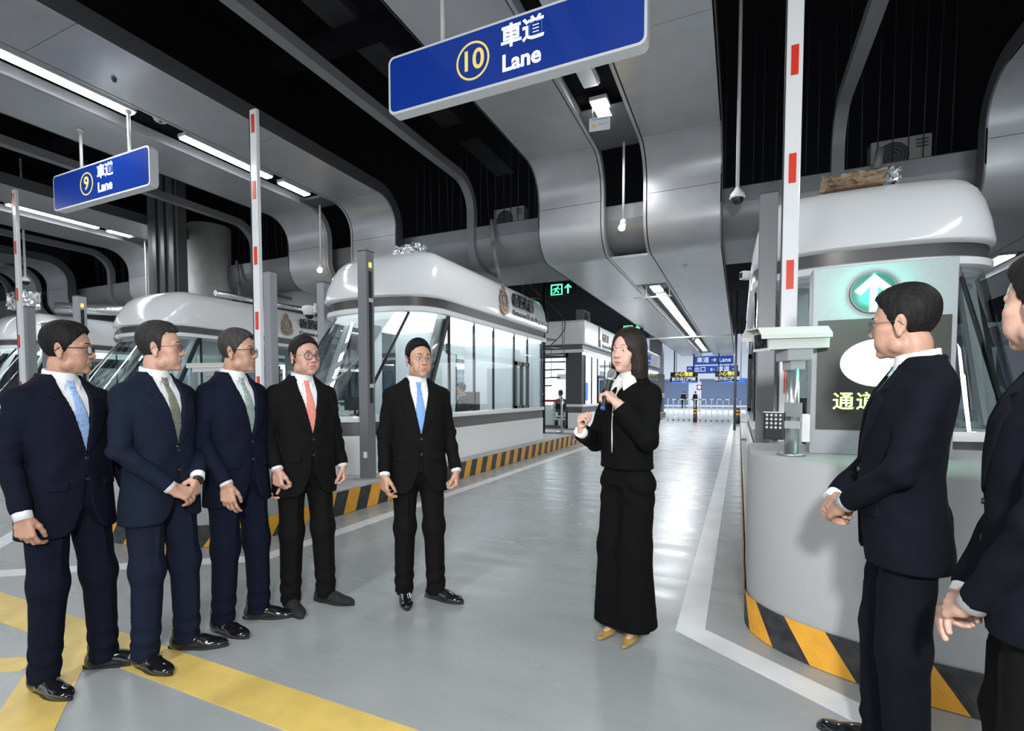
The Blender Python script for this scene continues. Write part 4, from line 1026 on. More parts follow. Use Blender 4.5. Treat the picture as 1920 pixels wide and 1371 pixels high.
# ================================================================== DISTANCE FIELD MODELLER (for people)
F32 = np.float32
def axis(zones, fine_default):
    """zones: [(a, b, step)] overlapping allowed, sorted sweep: smallest step that covers each place"""
    lo = min(z[0] for z in zones); hi = max(z[1] for z in zones)
    out = [lo]; x = lo
    while x < hi:
        st = fine_default
        for a, b, s in zones:
            if a - 1e-9 <= x <= b: st = min(st, s)
        x += st; out.append(x)
    return np.array(out, F32)
class Vol:
    def __init__(s, xs, ys, zs, far=0.06):
        s.xs, s.ys, s.zs = xs, ys, zs
        s.f = np.full((len(xs), len(ys), len(zs)), far, F32)
    def sl(s, lo, hi):
        r = []
        for ax, a, b in ((s.xs, lo[0], hi[0]), (s.ys, lo[1], hi[1]), (s.zs, lo[2], hi[2])):
            i = max(int(np.searchsorted(ax, a)) - 1, 0); j = min(int(np.searchsorted(ax, b)) + 1, len(ax)); r.append(slice(i, max(j, i + 1)))
        return tuple(r)
    def grid(s, S):
        return s.xs[S[0]][:, None, None], s.ys[S[1]][None, :, None], s.zs[S[2]][None, None, :]
    def add(s, fn, lo, hi, k=0.0, mode='u'):
        m = k + 0.012
        S = s.sl([a - m for a in lo], [b + m for b in hi]); X, Y, Z = s.grid(S)
        d = fn(X, Y, Z).astype(F32); g = s.f[S]
        if mode == 'u':
            if k > 0:
                h = np.maximum(k - np.abs(g - d), 0) / k; s.f[S] = np.minimum(g, d) - h * h * k * 0.25
            else: s.f[S] = np.minimum(g, d)
        elif mode == 's':
            d = -d
            if k > 0:
                h = np.maximum(k - np.abs(g - d), 0) / k; s.f[S] = np.maximum(g, d) + h * h * k * 0.25
            else: s.f[S] = np.maximum(g, d)
        elif mode == 'i': s.f = np.maximum(s.f, fn(*s.grid(s.sl((-9, -9, -9), (9, 9, 9)))).astype(F32))
        elif mode == 'd': s.f[S] = g + d
    def cap(s, a, b, ra, rb=None, k=0.0, mode='u', sq=None):
        rb = ra if rb is None else rb; a = np.array(a, float); b = np.array(b, float); r = max(ra, rb)
        ba = b - a; L2 = max(float(ba @ ba), 1e-12)
        def fn(X, Y, Z):
            px, py, pz = X - a[0], Y - a[1], Z - a[2]
            t = np.clip((px * ba[0] + py * ba[1] + pz * ba[2]) / L2, 0, 1)
            return np.sqrt((px - t * ba[0]) ** 2 + (py - t * ba[1]) ** 2 + (pz - t * ba[2]) ** 2) - (ra + t * (rb - ra))
        s.add(fn, np.minimum(a, b) - r, np.maximum(a, b) + r, k, mode)
    def ell(s, c, r, k=0.0, mode='u', M=None):
        """ellipsoid; M: 3x3 rows = local axes"""
        c = np.array(c, float); R_ = max(r)
        def fn(X, Y, Z):
            px, py, pz = X - c[0], Y - c[1], Z - c[2]
            if M is not None: px, py, pz = (M[0][0] * px + M[0][1] * py + M[0][2] * pz, M[1][0] * px + M[1][1] * py + M[1][2] * pz, M[2][0] * px + M[2][1] * py + M[2][2] * pz)
            k0 = np.sqrt((px / r[0]) ** 2 + (py / r[1]) ** 2 + (pz / r[2]) ** 2)
            k1 = np.sqrt((px / r[0] ** 2) ** 2 + (py / r[1] ** 2) ** 2 + (pz / r[2] ** 2) ** 2)
            return np.where(k1 > 1e-6, k0 * (k0 - 1) / np.maximum(k1, 1e-6), -min(r))
        e = np.array([R_] * 3) if M is not None else np.array(r)
        s.add(fn, c - e, c + e, k, mode)
    def mesh(s):
        """surface nets"""
        f = s.f; f[0], f[-1] = 1, 1; f[:, 0], f[:, -1] = 1, 1; f[:, :, 0], f[:, :, -1] = 1, 1
        neg = f < 0
        nx, ny, nz = f.shape
        cnt = np.zeros((nx - 1, ny - 1, nz - 1), np.int8)
        for i in (0, 1):
            for j in (0, 1):
                for k in (0, 1): cnt += neg[i:nx - 1 + i, j:ny - 1 + j, k:nz - 1 + k]
        act = (cnt > 0) & (cnt < 8)
        I, J, K = np.nonzero(act)
        if len(I) == 0: return None
        idx = np.full(act.shape, -1, np.int32); idx[I, J, K] = np.arange(len(I))
        acc = np.zeros((len(I), 3), F32); n = np.zeros(len(I), F32)
        cor = [(i, j, k) for i in (0, 1) for j in (0, 1) for k in (0, 1)]
        V = {c: f[I + c[0], J + c[1], K + c[2]] for c in cor}
        for c in cor:
            for a in range(3):
                if c[a] == 0:
                    d = list(c); d[a] = 1; d = tuple(d); v0, v1 = V[c], V[d]; m = (v0 < 0) != (v1 < 0)
                    t = np.where(m, v0 / np.where(m, v0 - v1, 1), 0)
                    for ax in range(3): acc[:, ax] += np.where(m, c[ax] + (t if ax == a else 0), 0)
                    n += m
        acc /= n[:, None]
        P = np.empty((len(I), 3), F32)
        P[:, 0] = np.interp(I + acc[:, 0], np.arange(nx), s.xs); P[:, 1] = np.interp(J + acc[:, 1], np.arange(ny), s.ys); P[:, 2] = np.interp(K + acc[:, 2], np.arange(nz), s.zs)
        Q = []
        # x edges
        A = neg[:-1, 1:-1, 1:-1]; B = neg[1:, 1:-1, 1:-1]; i, j, k = np.nonzero(A != B); fl = A[i, j, k]; j = j + 1; k = k + 1
        q = np.stack([idx[i, j - 1, k - 1], idx[i, j, k - 1], idx[i, j, k], idx[i, j - 1, k]], 1); q[~fl] = q[~fl][:, ::-1]; Q.append(q)
        A = neg[1:-1, :-1, 1:-1]; B = neg[1:-1, 1:, 1:-1]; i, j, k = np.nonzero(A != B); fl = A[i, j, k]; i = i + 1; k = k + 1
        q = np.stack([idx[i - 1, j, k - 1], idx[i - 1, j, k], idx[i, j, k], idx[i, j, k - 1]], 1); q[~fl] = q[~fl][:, ::-1]; Q.append(q)
        A = neg[1:-1, 1:-1, :-1]; B = neg[1:-1, 1:-1, 1:]; i, j, k = np.nonzero(A != B); fl = A[i, j, k]; i = i + 1; j = j + 1
        q = np.stack([idx[i - 1, j - 1, k], idx[i, j - 1, k], idx[i, j, k], idx[i - 1, j, k]], 1); q[~fl] = q[~fl][:, ::-1]; Q.append(q)
        return P, np.concatenate(Q)
def np_mesh(name, P, Q, mats, parent=None, mi=None, relax=0):
    me = bpy.data.meshes.new(name)
    me.vertices.add(len(P)); me.vertices.foreach_set('co', P.astype(np.float32).ravel())
    me.loops.add(Q.size); me.loops.foreach_set('vertex_index', Q.astype(np.int32).ravel())
    me.polygons.add(len(Q)); me.polygons.foreach_set('loop_start', np.arange(0, Q.size, 4, dtype=np.int32))
    me.update(calc_edges=True)
    me.polygons.foreach_set('use_smooth', np.ones(len(Q), bool))
    for m in mats: me.materials.append(m)
    if mi is not None: me.polygons.foreach_set('material_index', mi.astype(np.int32))
    me.validate()
    o = bpy.data.objects.new(name, me); COL.objects.link(o)
    if parent: o.parent = parent
    return o
def vol_obj(name, v, m, parent):
    r = v.mesh()
    return np_mesh(name, r[0], r[1], [m], parent) if r is not None else None
def poly2d(X, Z, pts):
    """signed distance to a polygon in the XZ plane"""
    p = np.array(pts, float); n = len(p)
    d = None; s = None
    for i in range(n):
        a = p[i]; b = p[i - 1]; e = b - a
        wx, wz = X - a[0], Z - a[1]
        t = np.clip((wx * e[0] + wz * e[1]) / (e @ e), 0, 1)
        bx, bz = wx - e[0] * t, wz - e[1] * t; dd = bx * bx + bz * bz
        d = dd if d is None else np.minimum(d, dd)
        c1 = Z >= a[1]; c2 = Z < b[1]; c3 = (e[0] * wz) > (e[1] * wx)
        fl = (c1 & c2 & c3) | (~c1 & ~c2 & ~c3)
        s = np.where(fl, -1.0, 1.0) if s is None else np.where(fl, -s, s)
    return s * np.sqrt(d)
def interp_prof(Z, prof, col):
    return np.interp(Z, [p[0] for p in prof], [p[col] for p in prof])
def torso_fn(prof, ex=2.3, grow=0.0, bend=None):
    """prof rows: z, half width, half depth front, half depth back, centre y"""
    def fn(X, Y, Z):
        a = interp_prof(Z, prof, 1) + grow; bf = interp_prof(Z, prof, 2) + grow; bb = interp_prof(Z, prof, 3) + grow; cy = interp_prof(Z, prof, 4)
        y = Y - cy; b = np.where(y > 0, bf, bb)
        k = (np.abs(X / a) ** ex + np.abs(y / b) ** ex) ** (1 / ex)
        return (k - 1) * np.minimum(a, b)
    return fn
def unit(v):
    v = np.array(v, float); return v / np.linalg.norm(v)

# ------------------------------------------------------------------ hands
def hand(v, Wp, d, n, side, curl=(.5, .55, .6, .65), thumb=(.55, .3, .35), spread=1.0, s=1.0, k=.006, tcurl=.25):
    """v: volume, Wp wrist, d finger direction, n palm normal, side +1 right / -1 left. Palm, four jointed fingers, thumb."""
    d = unit(d); n = unit(np.array(n) - (np.array(n) @ d) * d); t = np.cross(d, n) * side; Wp = np.array(Wp, float)
    P = lambda a, b, c: Wp + (d * a + t * b + n * c) * s
    v.ell(P(.0, 0, 0), (.027 * s, .027 * s, .024 * s), k=.012)
    kn = [(.090, .031), (.094, .010), (.089, -.011), (.080, -.029)]
    for i, (a, b) in enumerate(kn):
        v.cap(P(.005, b * .55, 0), P(a, b, -.002), .0150 * s, .0112 * s, k=.013 * s)
    v.ell(P(.035, .020, .010), (.020 * s, .020 * s, .016 * s), k=.012)
    v.ell(P(.045, -.018, .008), (.022 * s, .018 * s, .013 * s), k=.012)
    ln = [(.040, .025, .020), (.044, .028, .021), (.040, .026, .020), (.032, .020, .018)]
    tips = []
    for i, (a, b) in enumerate(kn):
        p = P(a, b, 0); ang = 0.0; fan = (1.5 - i) * .05 * spread
        r = (.0092, .0092, .0088, .0076)[i] * s
        for j, L in enumerate(ln[i]):
            ang += curl[i] * (1.0, 1.15, .75)[j]
            dr = d * math.cos(ang) + n * math.sin(ang) + t * fan * math.cos(ang)
            q = p + dr * L * s
            v.cap(p, q, r * (1.0 - .05 * j), r * (.94 - .06 * j), k=.004 if j else .006)
            p = q
        tips.append(p)
    p = P(.022, .024, .008); a0 = thumb
    dr = unit(d * a0[0] + t * a0[1] + n * a0[2])
    for j, (L, r) in enumerate(((.042, .0135), (.032, .0110), (.026, .0098))):
        q = p + dr * L * s; v.cap(p, q, r * s, r * s * .9, k=.006)
        p = q; dr = unit(dr + (d * .15 - t * tcurl + n * tcurl * .6))
    return tips
def hand_box(Wp, d, r=.21):
    c = np.array(Wp) + unit(d) * .08
    return c - r * .62, c + r * .62

# ------------------------------------------------------------------ head
def rotm(yaw, pitch, roll=0.0):
    cy, sy = math.cos(yaw), math.sin(yaw); cp, sp = math.cos(pitch), math.sin(pitch); cr, sr = math.cos(roll), math.sin(roll)
    Rz = np.array([[cy, -sy, 0], [sy, cy, 0], [0, 0, 1]]); Rx = np.array([[1, 0, 0], [0, cp, -sp], [0, sp, cp]]); Ry = np.array([[cr, 0, sr], [0, 1, 0], [-sr, 0, cr]])
    return Rz @ Rx @ Ry
class HeadVol(Vol):
    """dense local volume in head coordinates"""
    pass
def head_field(v, o, fine=True):
    """o: options. centre between the ears, face looks along +y"""
    w = o.get('w', 1.0); jw = o.get('jaw', 1.0); fem = o.get('fem', 0)
    v.ell((0, -.012, .030), (.0755 * w, .094, .086))
    v.ell((0, .030, .020), (.064 * w, .060, .066), k=.02)
    v.ell((0, .034, -.035), (.060 * w * jw, .056, .070), k=.025)
    v.ell((0, .038, -.080), (.043 * w * jw, .044, .032), k=.022)
    v.ell((0, .076, -.100), (.020 * jw, .015, .014), k=.020)
    for s in (-1, 1):
        v.ell((s * .048 * w, .052, -.022), (.020, .025, .018), k=.02)              # cheekbones
        v.ell((s * .034 * w, .060, -.055), (.024, .024, .030), k=.02)              # cheeks
        v.ell((s * .050 * w * jw, .008, -.075), (.016, .022, .022), k=.022)        # jaw corners
        v.cap((s * .012, .091, .018), (s * .046 * w, .074, .016), .0075, .006, k=.012)  # brow
    v.ell((s * 0, .081, -.066), (.025, .013, .021), k=.014)                        # mouth mound
    v.cap((0, .084, .008), (0, .106, -.030), .0065, .0100, k=.011)                 # nose
    v.ell((0, .1085, -.033), (.0095, .0095, .0085), k=.005)
    for s in (-1, 1): v.ell((s * .0125, .099, -.036), (.0075, .0095, .0070), k=.006)
    for s in (-1, 1):
        v.ell((s * .031 * w, .094, -.003), (.0175, .0115, .0105), k=.012, mode='s')  # sockets
    for s in (-1, 1):
        v.ell((s * .031 * w, .0745, -.003), (.0150, .0140, .0135), k=.004)          # lids
    e = .0023 if fem else .0018
    for s in (-1, 1):
        v.cap((s * .0225 * w, .092, -.0040), (s * .0400 * w, .084, -.0030), e, e, k=.0015, mode='s')
    # lips
    v.cap((-.019, .0860, -.0645), (0, .0915, -.0625), .0034, .0042, k=.004); v.cap((.019, .0860, -.0645), (0, .0915, -.0625), .0034, .0042, k=.004)
    v.cap((-.016, .0855, -.0725), (.0, .0900, -.0735), .0038, .0050, k=.004); v.cap((.016, .0855, -.0725), (0, .0900, -.0735), .0038, .0050, k=.004)
    mo = o.get('mouth', 0.0)
    for s in (-1, 1): v.cap((s * .022, .0900, -.0690), (0, .0968, -.0680 - mo), .0014 + mo, .0014 + mo * 1.2, k=.002, mode='s')
    v.ell((0, .0925, -.0860), (.018, .005, .005), k=.008, mode='s')
    v.cap((0, .1040, -.046), (0, .0985, -.056), .0018, .0022, k=.004, mode='s')
    for s in (-1, 1): v.ell((s * .007, .1045, -.0425), (.0032, .0040, .0022), k=.002, mode='s')
    for s in (-1, 1):   # nasolabial folds
        v.cap((s * .021, .095, -.038), (s * .031, .082, -.064), .0020, .0020, k=.007, mode='s')
    # ears
    for s in (-1, 1):
        M = rotm(s * -.42, 0, s * .12)
        v.ell((s * .0785 * w, -.014, -.012), (.0065, .019, .033), k=.008, M=M.T)
        v.ell((s * .0785 * w, -.010, -.040), (.006, .010, .012), k=.006)
        v.ell((s * .0860 * w, -.010, -.008), (.0055, .0105, .0200), k=.004, mode='s', M=M.T)
        v.ell((s * .080 * w, .002, -.016), (.005, .005, .008), k=.004)
def lip_mask(C):
    return (np.abs(C[:, 0]) < .0225) & (C[:, 1] > .081) & (np.abs(C[:, 2] + .0680) < .0100 - np.abs(C[:, 0]) * .30) & ((C[:, 2] > -.0790))
HAIR_LINE = {
    'short': [(-.13, -.088), (-.085, -.082), (-.055, -.070), (-.030, -.052), (-.022, -.006), (-.004, .006), (.004, -.028), (.013, -.028), (.021, .000), (.040, .030), (.060, .060), (.078, .080), (.12, .088)],
    'receding': [(-.13, -.080), (-.085, -.075), (-.055, -.062), (-.030, -.044), (-.022, -.006), (-.004, .006), (.004, -.022), (.014, -.024), (.020, .010), (.030, .058), (.045, .078), (.078, .078), (.12, .08)],
}
def hair_man(o, seed=0):
    w = o.get('w', 1.0); st = .0038
    xs = np.arange(-.105, .106, st, dtype=F32); ys = np.arange(-.130, .118, st, dtype=F32); zs = np.arange(-.11, .160, st, dtype=F32)
    v = Vol(xs, ys, zs)
    th = o.get('hth', .008)
    v.ell((0, -.012, .030), (.0755 * w + .0035, .094 + .005, .086 + .004))
    v.ell((0, .030, .020), (.064 * w + .0035, .060 + .003, .066 + .004), k=.02)
    v.ell((0, -.010, .050), (.0735 * w + .003, .094 + th * .6, .070 + th), k=.02)
    sd = o.get('part', 1)
    q = o.get('quiff', .010)
    v.ell((-sd * .012, .034, .082 + q * .2), (.056, .046, .026 + q), k=.018)
    v.ell((-sd * .020, .058, .078 + q * .3), (.038, .022, .012 + q * .8), k=.014)
    v.cap((sd * .040, .070, .086), (sd * .046, -.03, .118), .0035, .0035, k=.010, mode='s')
    hl = HAIR_LINE[o.get('line', 'short')]
    X, Y, Z = v.grid(v.sl((-9, -9, -9), (9, 9, 9)))
    h = np.interp(Y, [p[0] for p in hl], [p[1] for p in hl])
    h = h + np.where(Y > .03, -sd * X * .10 - .10 * np.abs(X) * (Y > .05), 0) + .0025 * np.sin(X * 410 + 1.3 * seed) * (Y > .02)
    nz = .0009 * np.sin(X * 260 + Y * 60 + seed) * np.sin(Y * 120 - Z * 50) + .0006 * np.sin(X * 520 + Z * 110 + 2 * seed)
    v.f += nz.astype(F32)
    v.f = np.maximum(v.f, ((h - Z) * .75).astype(F32))
    for s in (-1, 1): v.ell((s * .090 * w, -.008, -.016), (.016, .020, .030), k=.002, mode='s')
    return v
def hair_woman(o):
    st = .0038
    xs = np.arange(-.13, .131, st, dtype=F32); ys = np.arange(-.145, .115, st, dtype=F32); zs = np.arange(-.20, .15, st, dtype=F32)
    v = Vol(xs, ys, zs)
    v.ell((0, -.012, .034), (.0755 + .013, .094 + .012, .086 + .012))
    prof = [(-.185, .098, .035, .088, -.028), (-.16, .107, .045, .096, -.026), (-.10, .110, .060, .104, -.018), (-.04, .105, .068, .108, -.012), (.02, .095, .075, .104, -.008), (.08, .07, .06, .08, -.01), (.10, .05, .04, .05, 0)]
    t = torso_fn(prof, 2.4)
    v.add(lambda X, Y, Z: np.maximum(t(X, Y, Z), np.maximum(Z - .07, -.180 - Z + 0 * X)), (-.12, -.14, -.19), (.12, .10, .07), k=.03)
    X, Y, Z = v.grid(v.sl((-9, -9, -9), (9, 9, 9)))
    # face opening: rounded, parted slightly to her left
    ax = .056 + .012 * np.clip(-(Z + .03) / .1, 0, 1); zc = -.035
    face = np.sqrt(((X - .004) / ax) ** 2 + ((Z + .045) / .118) ** 2) - 1
    op = np.maximum(face * .055, .028 - Y)
    v.f = np.maximum(v.f, (-op).astype(F32))
    v.add(lambda X, Y, Z: np.maximum(np.abs(X) - .048, np.maximum(np.abs(Y - .02) - .075, np.abs(Z + .145) - .055)) + 0 * X, (-.05, -.06, -.21), (.05, .1, -.09), k=.012, mode='s')
    v.f += (.0007 * np.sin(np.arctan2(X, Y + .02) * 46 + Z * 14) + .0005 * np.sin(np.arctan2(X, Y + .02) * 91 - Z * 23)).astype(F32)
    v.cap((.012, .075, .118), (.010, -.02, .138), .0025, .002, k=.006, mode='s')
    return v
def eyes(parent, o, HM, gaze=(0.0, 0.0)):
    w = o.get('w', 1.0)
    for s in (-1, 1):
        bm = bmesh.new(); sphere(bm, (0, 0, 0), .0121, u=20, v=14)
        bmesh.ops.rotate(bm, verts=bm.verts, matrix=Matrix.Rotation(R(-90), 3, 'X'))
        for f in bm.faces:
            c = f.calc_center_median().normalized(); a = math.acos(max(-1, min(1, c.y)))
            f.material_index = 2 if a < .20 else (1 if a < .54 else 0)
        e = link_mesh('eye', bm, None, parent, mats=[mat('eye white', (.72, .70, .68), .15, coat=.5), mat('iris brown', (.035, .018, .010), .15, coat=.6), mat('pupil', (.003, .003, .003), .1, coat=.6)])
        c = HM @ Vector((s * .031 * w, .0752 * .92, -.003 * 1.06)); e.matrix_local = Matrix.Translation(c) @ HM.to_3x3().to_4x4() @ Matrix.Rotation(gaze[0], 4, 'Z') @ Matrix.Rotation(gaze[1], 4, 'X')
def brows(parent, o, HM, m):
    w = o.get('w', 1.0)
    for s in (-1, 1):
        bm = bmesh.new(); pts = [(.014, .0975, .0190), (.024, .0945, .0235), (.036, .0870, .0240), (.047, .0760, .0195)]
        r = (.0022, .0030, .0026, .0012)
        if o.get('fem'): r = (.0014, .0018, .0016, .0008)
        for i in range(3):
            a = Vector(pts[i]); b = Vector(pts[i + 1]); a.x *= s * w; b.x *= s * w
            cyl(bm, a, b, r[i], r[i + 1], 8)
        e = link_mesh('eyebrow', bm, m, parent); e.matrix_local = HM
def spectacles(parent, o, HM, style):
    w = o.get('w', 1.0)
    g = bpy.data.objects.new('glasses', None); COL.objects.link(g); g.parent = parent; g.matrix_local = HM @ Matrix.Translation((0, 0.004, 0))
    rx, rz, r, m, full = {'thick': (.0250, .0185, .0021, M_black, True), 'thin': (.0235, .0165, .0011, M_dark, True), 'dark': (.0245, .0180, .0016, M_black, True),
                          'round': (.0245, .0220, .0017, M_black, True), 'wire': (.0250, .0160, .0010, M_steel, True), 'fine': (.0235, .0180, .0011, M_dark, True)}[style]
    n = 28
    for s in (-1, 1):
        cx = s * .033 * w; pts = []
        for i in range(n + 1):
            t = 2 * PI * i / n; c, q = math.cos(t), math.sin(t); e = .8 if style != 'round' else 1
            x = rx * math.copysign(abs(c) ** e, c); z = rz * math.copysign(abs(q) ** e, q)
            pts.append((cx + x, .1010 - abs(cx + x) * .16, z - .006))
        bm = bmesh.new(); tube(bm, pts, r, 6); link_mesh('rim', bm, m, g)
        bm = bmesh.new(); vs = [bm.verts.new((p[0], p[1], p[2])) for p in pts[:-1]]; bm.faces.new(vs); link_mesh('lens', bm, M_glass2, g)
        xe = s * (.033 * w + rx)
        bm = bmesh.new(); tube(bm, [(xe, .1010 - abs(xe) * .16, .000), (s * .072 * w, .080, .001), (s * .0815 * w, .01, .000), (s * .083 * w, -.012, -.001), (s * .081 * w, -.030, -.016)], r * 1.05, 6)
        link_mesh('temple', bm, m if style != 'round' else M_steel, g)
    bm = bmesh.new(); tube(bm, [(-.0095, .100, -.002), (0, .1035, .001), (.0095, .100, -.002)], r, 6); link_mesh('bridge', bm, m, g)
# ================================================================== PEOPLE
class HWrap:
    """puts primitives given in head coordinates into a body volume"""
    def __init__(s, v, HM):
        s.v = v; s.A = np.array(HM.to_3x3()); s.t = np.array(HM.translation)
    K = np.array((1.0, .92, 1.06))
    def H(s, p): return s.A @ (np.array(p, float) * s.K) + s.t
    def cap(s, a, b, *r, **k): s.v.cap(s.H(a), s.H(b), *r, **k)
    def ell(s, c, r, k=0.0, mode='u', M=None):
        s.v.ell(s.H(c), tuple(np.array(r) * s.K), k, mode, (s.A.T if M is None else np.array(M) @ s.A.T))
JP = [(.70, .200, .130, .132, .0), (.85, .193, .130, .128, .0), (1.00, .176, .123, .112, .005), (1.10, .171, .118, .103, .008), (1.22, .180, .121, .110, .006),
      (1.32, .187, .119, .118, .0), (1.385, .182, .106, .114, -.010), (1.425, .160, .089, .101, -.018), (1.46, .118, .072, .086, -.022), (1.50, .080, .058, .070, -.022), (1.535, .070, .050, .062, -.020)]
def scaled(prof, gx=1.0, belly=0.0):
    out = []
    for z, a, bf, bb, cy in prof:
        w = math.exp(-((z - 1.06) / .16) ** 2)
        out.append((z, a * gx, bf + belly * w, bb, cy))
    return out
SHOES = {}
def shoe_mesh(kind):
    if kind in SHOES: return SHOES[kind]
    st = .0045; v = Vol(np.arange(-.07, .071, st, dtype=F32), np.arange(-.11, .245, st, dtype=F32), np.arange(-.02, .16, st, dtype=F32))
    if kind == 'pump':
        v.ell((0, -.045, .052), (.029, .036, .034)); v.ell((0, .02, .038), (.029, .075, .026), k=.02); v.ell((0, .095, .020), (.038, .062, .020), k=.02); v.ell((0, .150, .015), (.022, .055, .013), k=.012)
        v.ell((0, .03, .075), (.024, .085, .040), k=.006, mode='s'); v.ell((0, -.035, .10), (.024, .035, .045), k=.004, mode='s')
        v.cap((0, -.062, .04), (0, -.066, .004), .012, .007, k=.01)
        mats = (mat('tan patent leather', (.42, .27, .08), .15, coat=.6),)
    else:
        v.ell((0, -.042, .038), (.036, .046, .050)); v.ell((0, .045, .040), (.042, .085, .040), k=.03); v.ell((0, .130, .026), (.045, .070, .027), k=.025); v.ell((0, .175, .021), (.033, .040, .020), k=.015)
        v.cap((0, -.03, .05), (0, -.03, .115), .040, .042, k=.02)
        if kind == 'loafer':
            v.cap((-.034, .075, .052), (.034, .075, .052), .009, k=.006); v.ell((0, .078, .068), (.014, .009, .009), k=.004)
            v.cap((0, .09, .058), (.006, .115, .050), .006, k=.004)
        else:
            for i in range(4): v.cap((-.014, .035 + .015 * i, .080 - .005 * i), (.014, .035 + .015 * i, .080 - .005 * i), .0032, k=.002)
            v.cap((-.032, .105, .042), (.032, .105, .042), .0015, k=.003, mode='s')
        mats = (mat('polished black leather', (.008, .008, .009), .12, coat=.7) if kind != 'casual' else mat('black suede', (.012, .012, .012), .8),)
    v.add(lambda X, Y, Z: (.006 - Z) + 0 * X + 0 * Y, (-9, -9, -9), (9, 9, 9), mode='i')
    P, Q = v.mesh(); o = np_mesh('shoe', P, Q, mats); me = o.data; bpy.data.objects.remove(o)
    sole = None
    if kind != 'pump':
        bm = bmesh.new(); n = 30; pts = []
        for i in range(n):
            t = 2 * PI * i / n; c, s = math.cos(t), math.sin(t)
            y = .060 + .158 * s; wd = .033 + .011 * math.exp(-((y - .12) / .07) ** 2) - .004 * math.exp(-((y - .02) / .03) ** 2)
            pts.append((wd * c * (1.0 if abs(s) < .9 else 1.0), y))
        prism(bm, pts, .016 if kind != 'casual' else .024, Matrix.Translation((0, 0, 0)))
        sole = bpy.data.meshes.new('sole'); bm.to_mesh(sole); bm.free(); sole.materials.append(mat('shoe sole', (.02, .02, .02) if kind != 'casual' else (.06, .06, .06), .6))
    SHOES[kind] = (me, sole); return SHOES[kind]

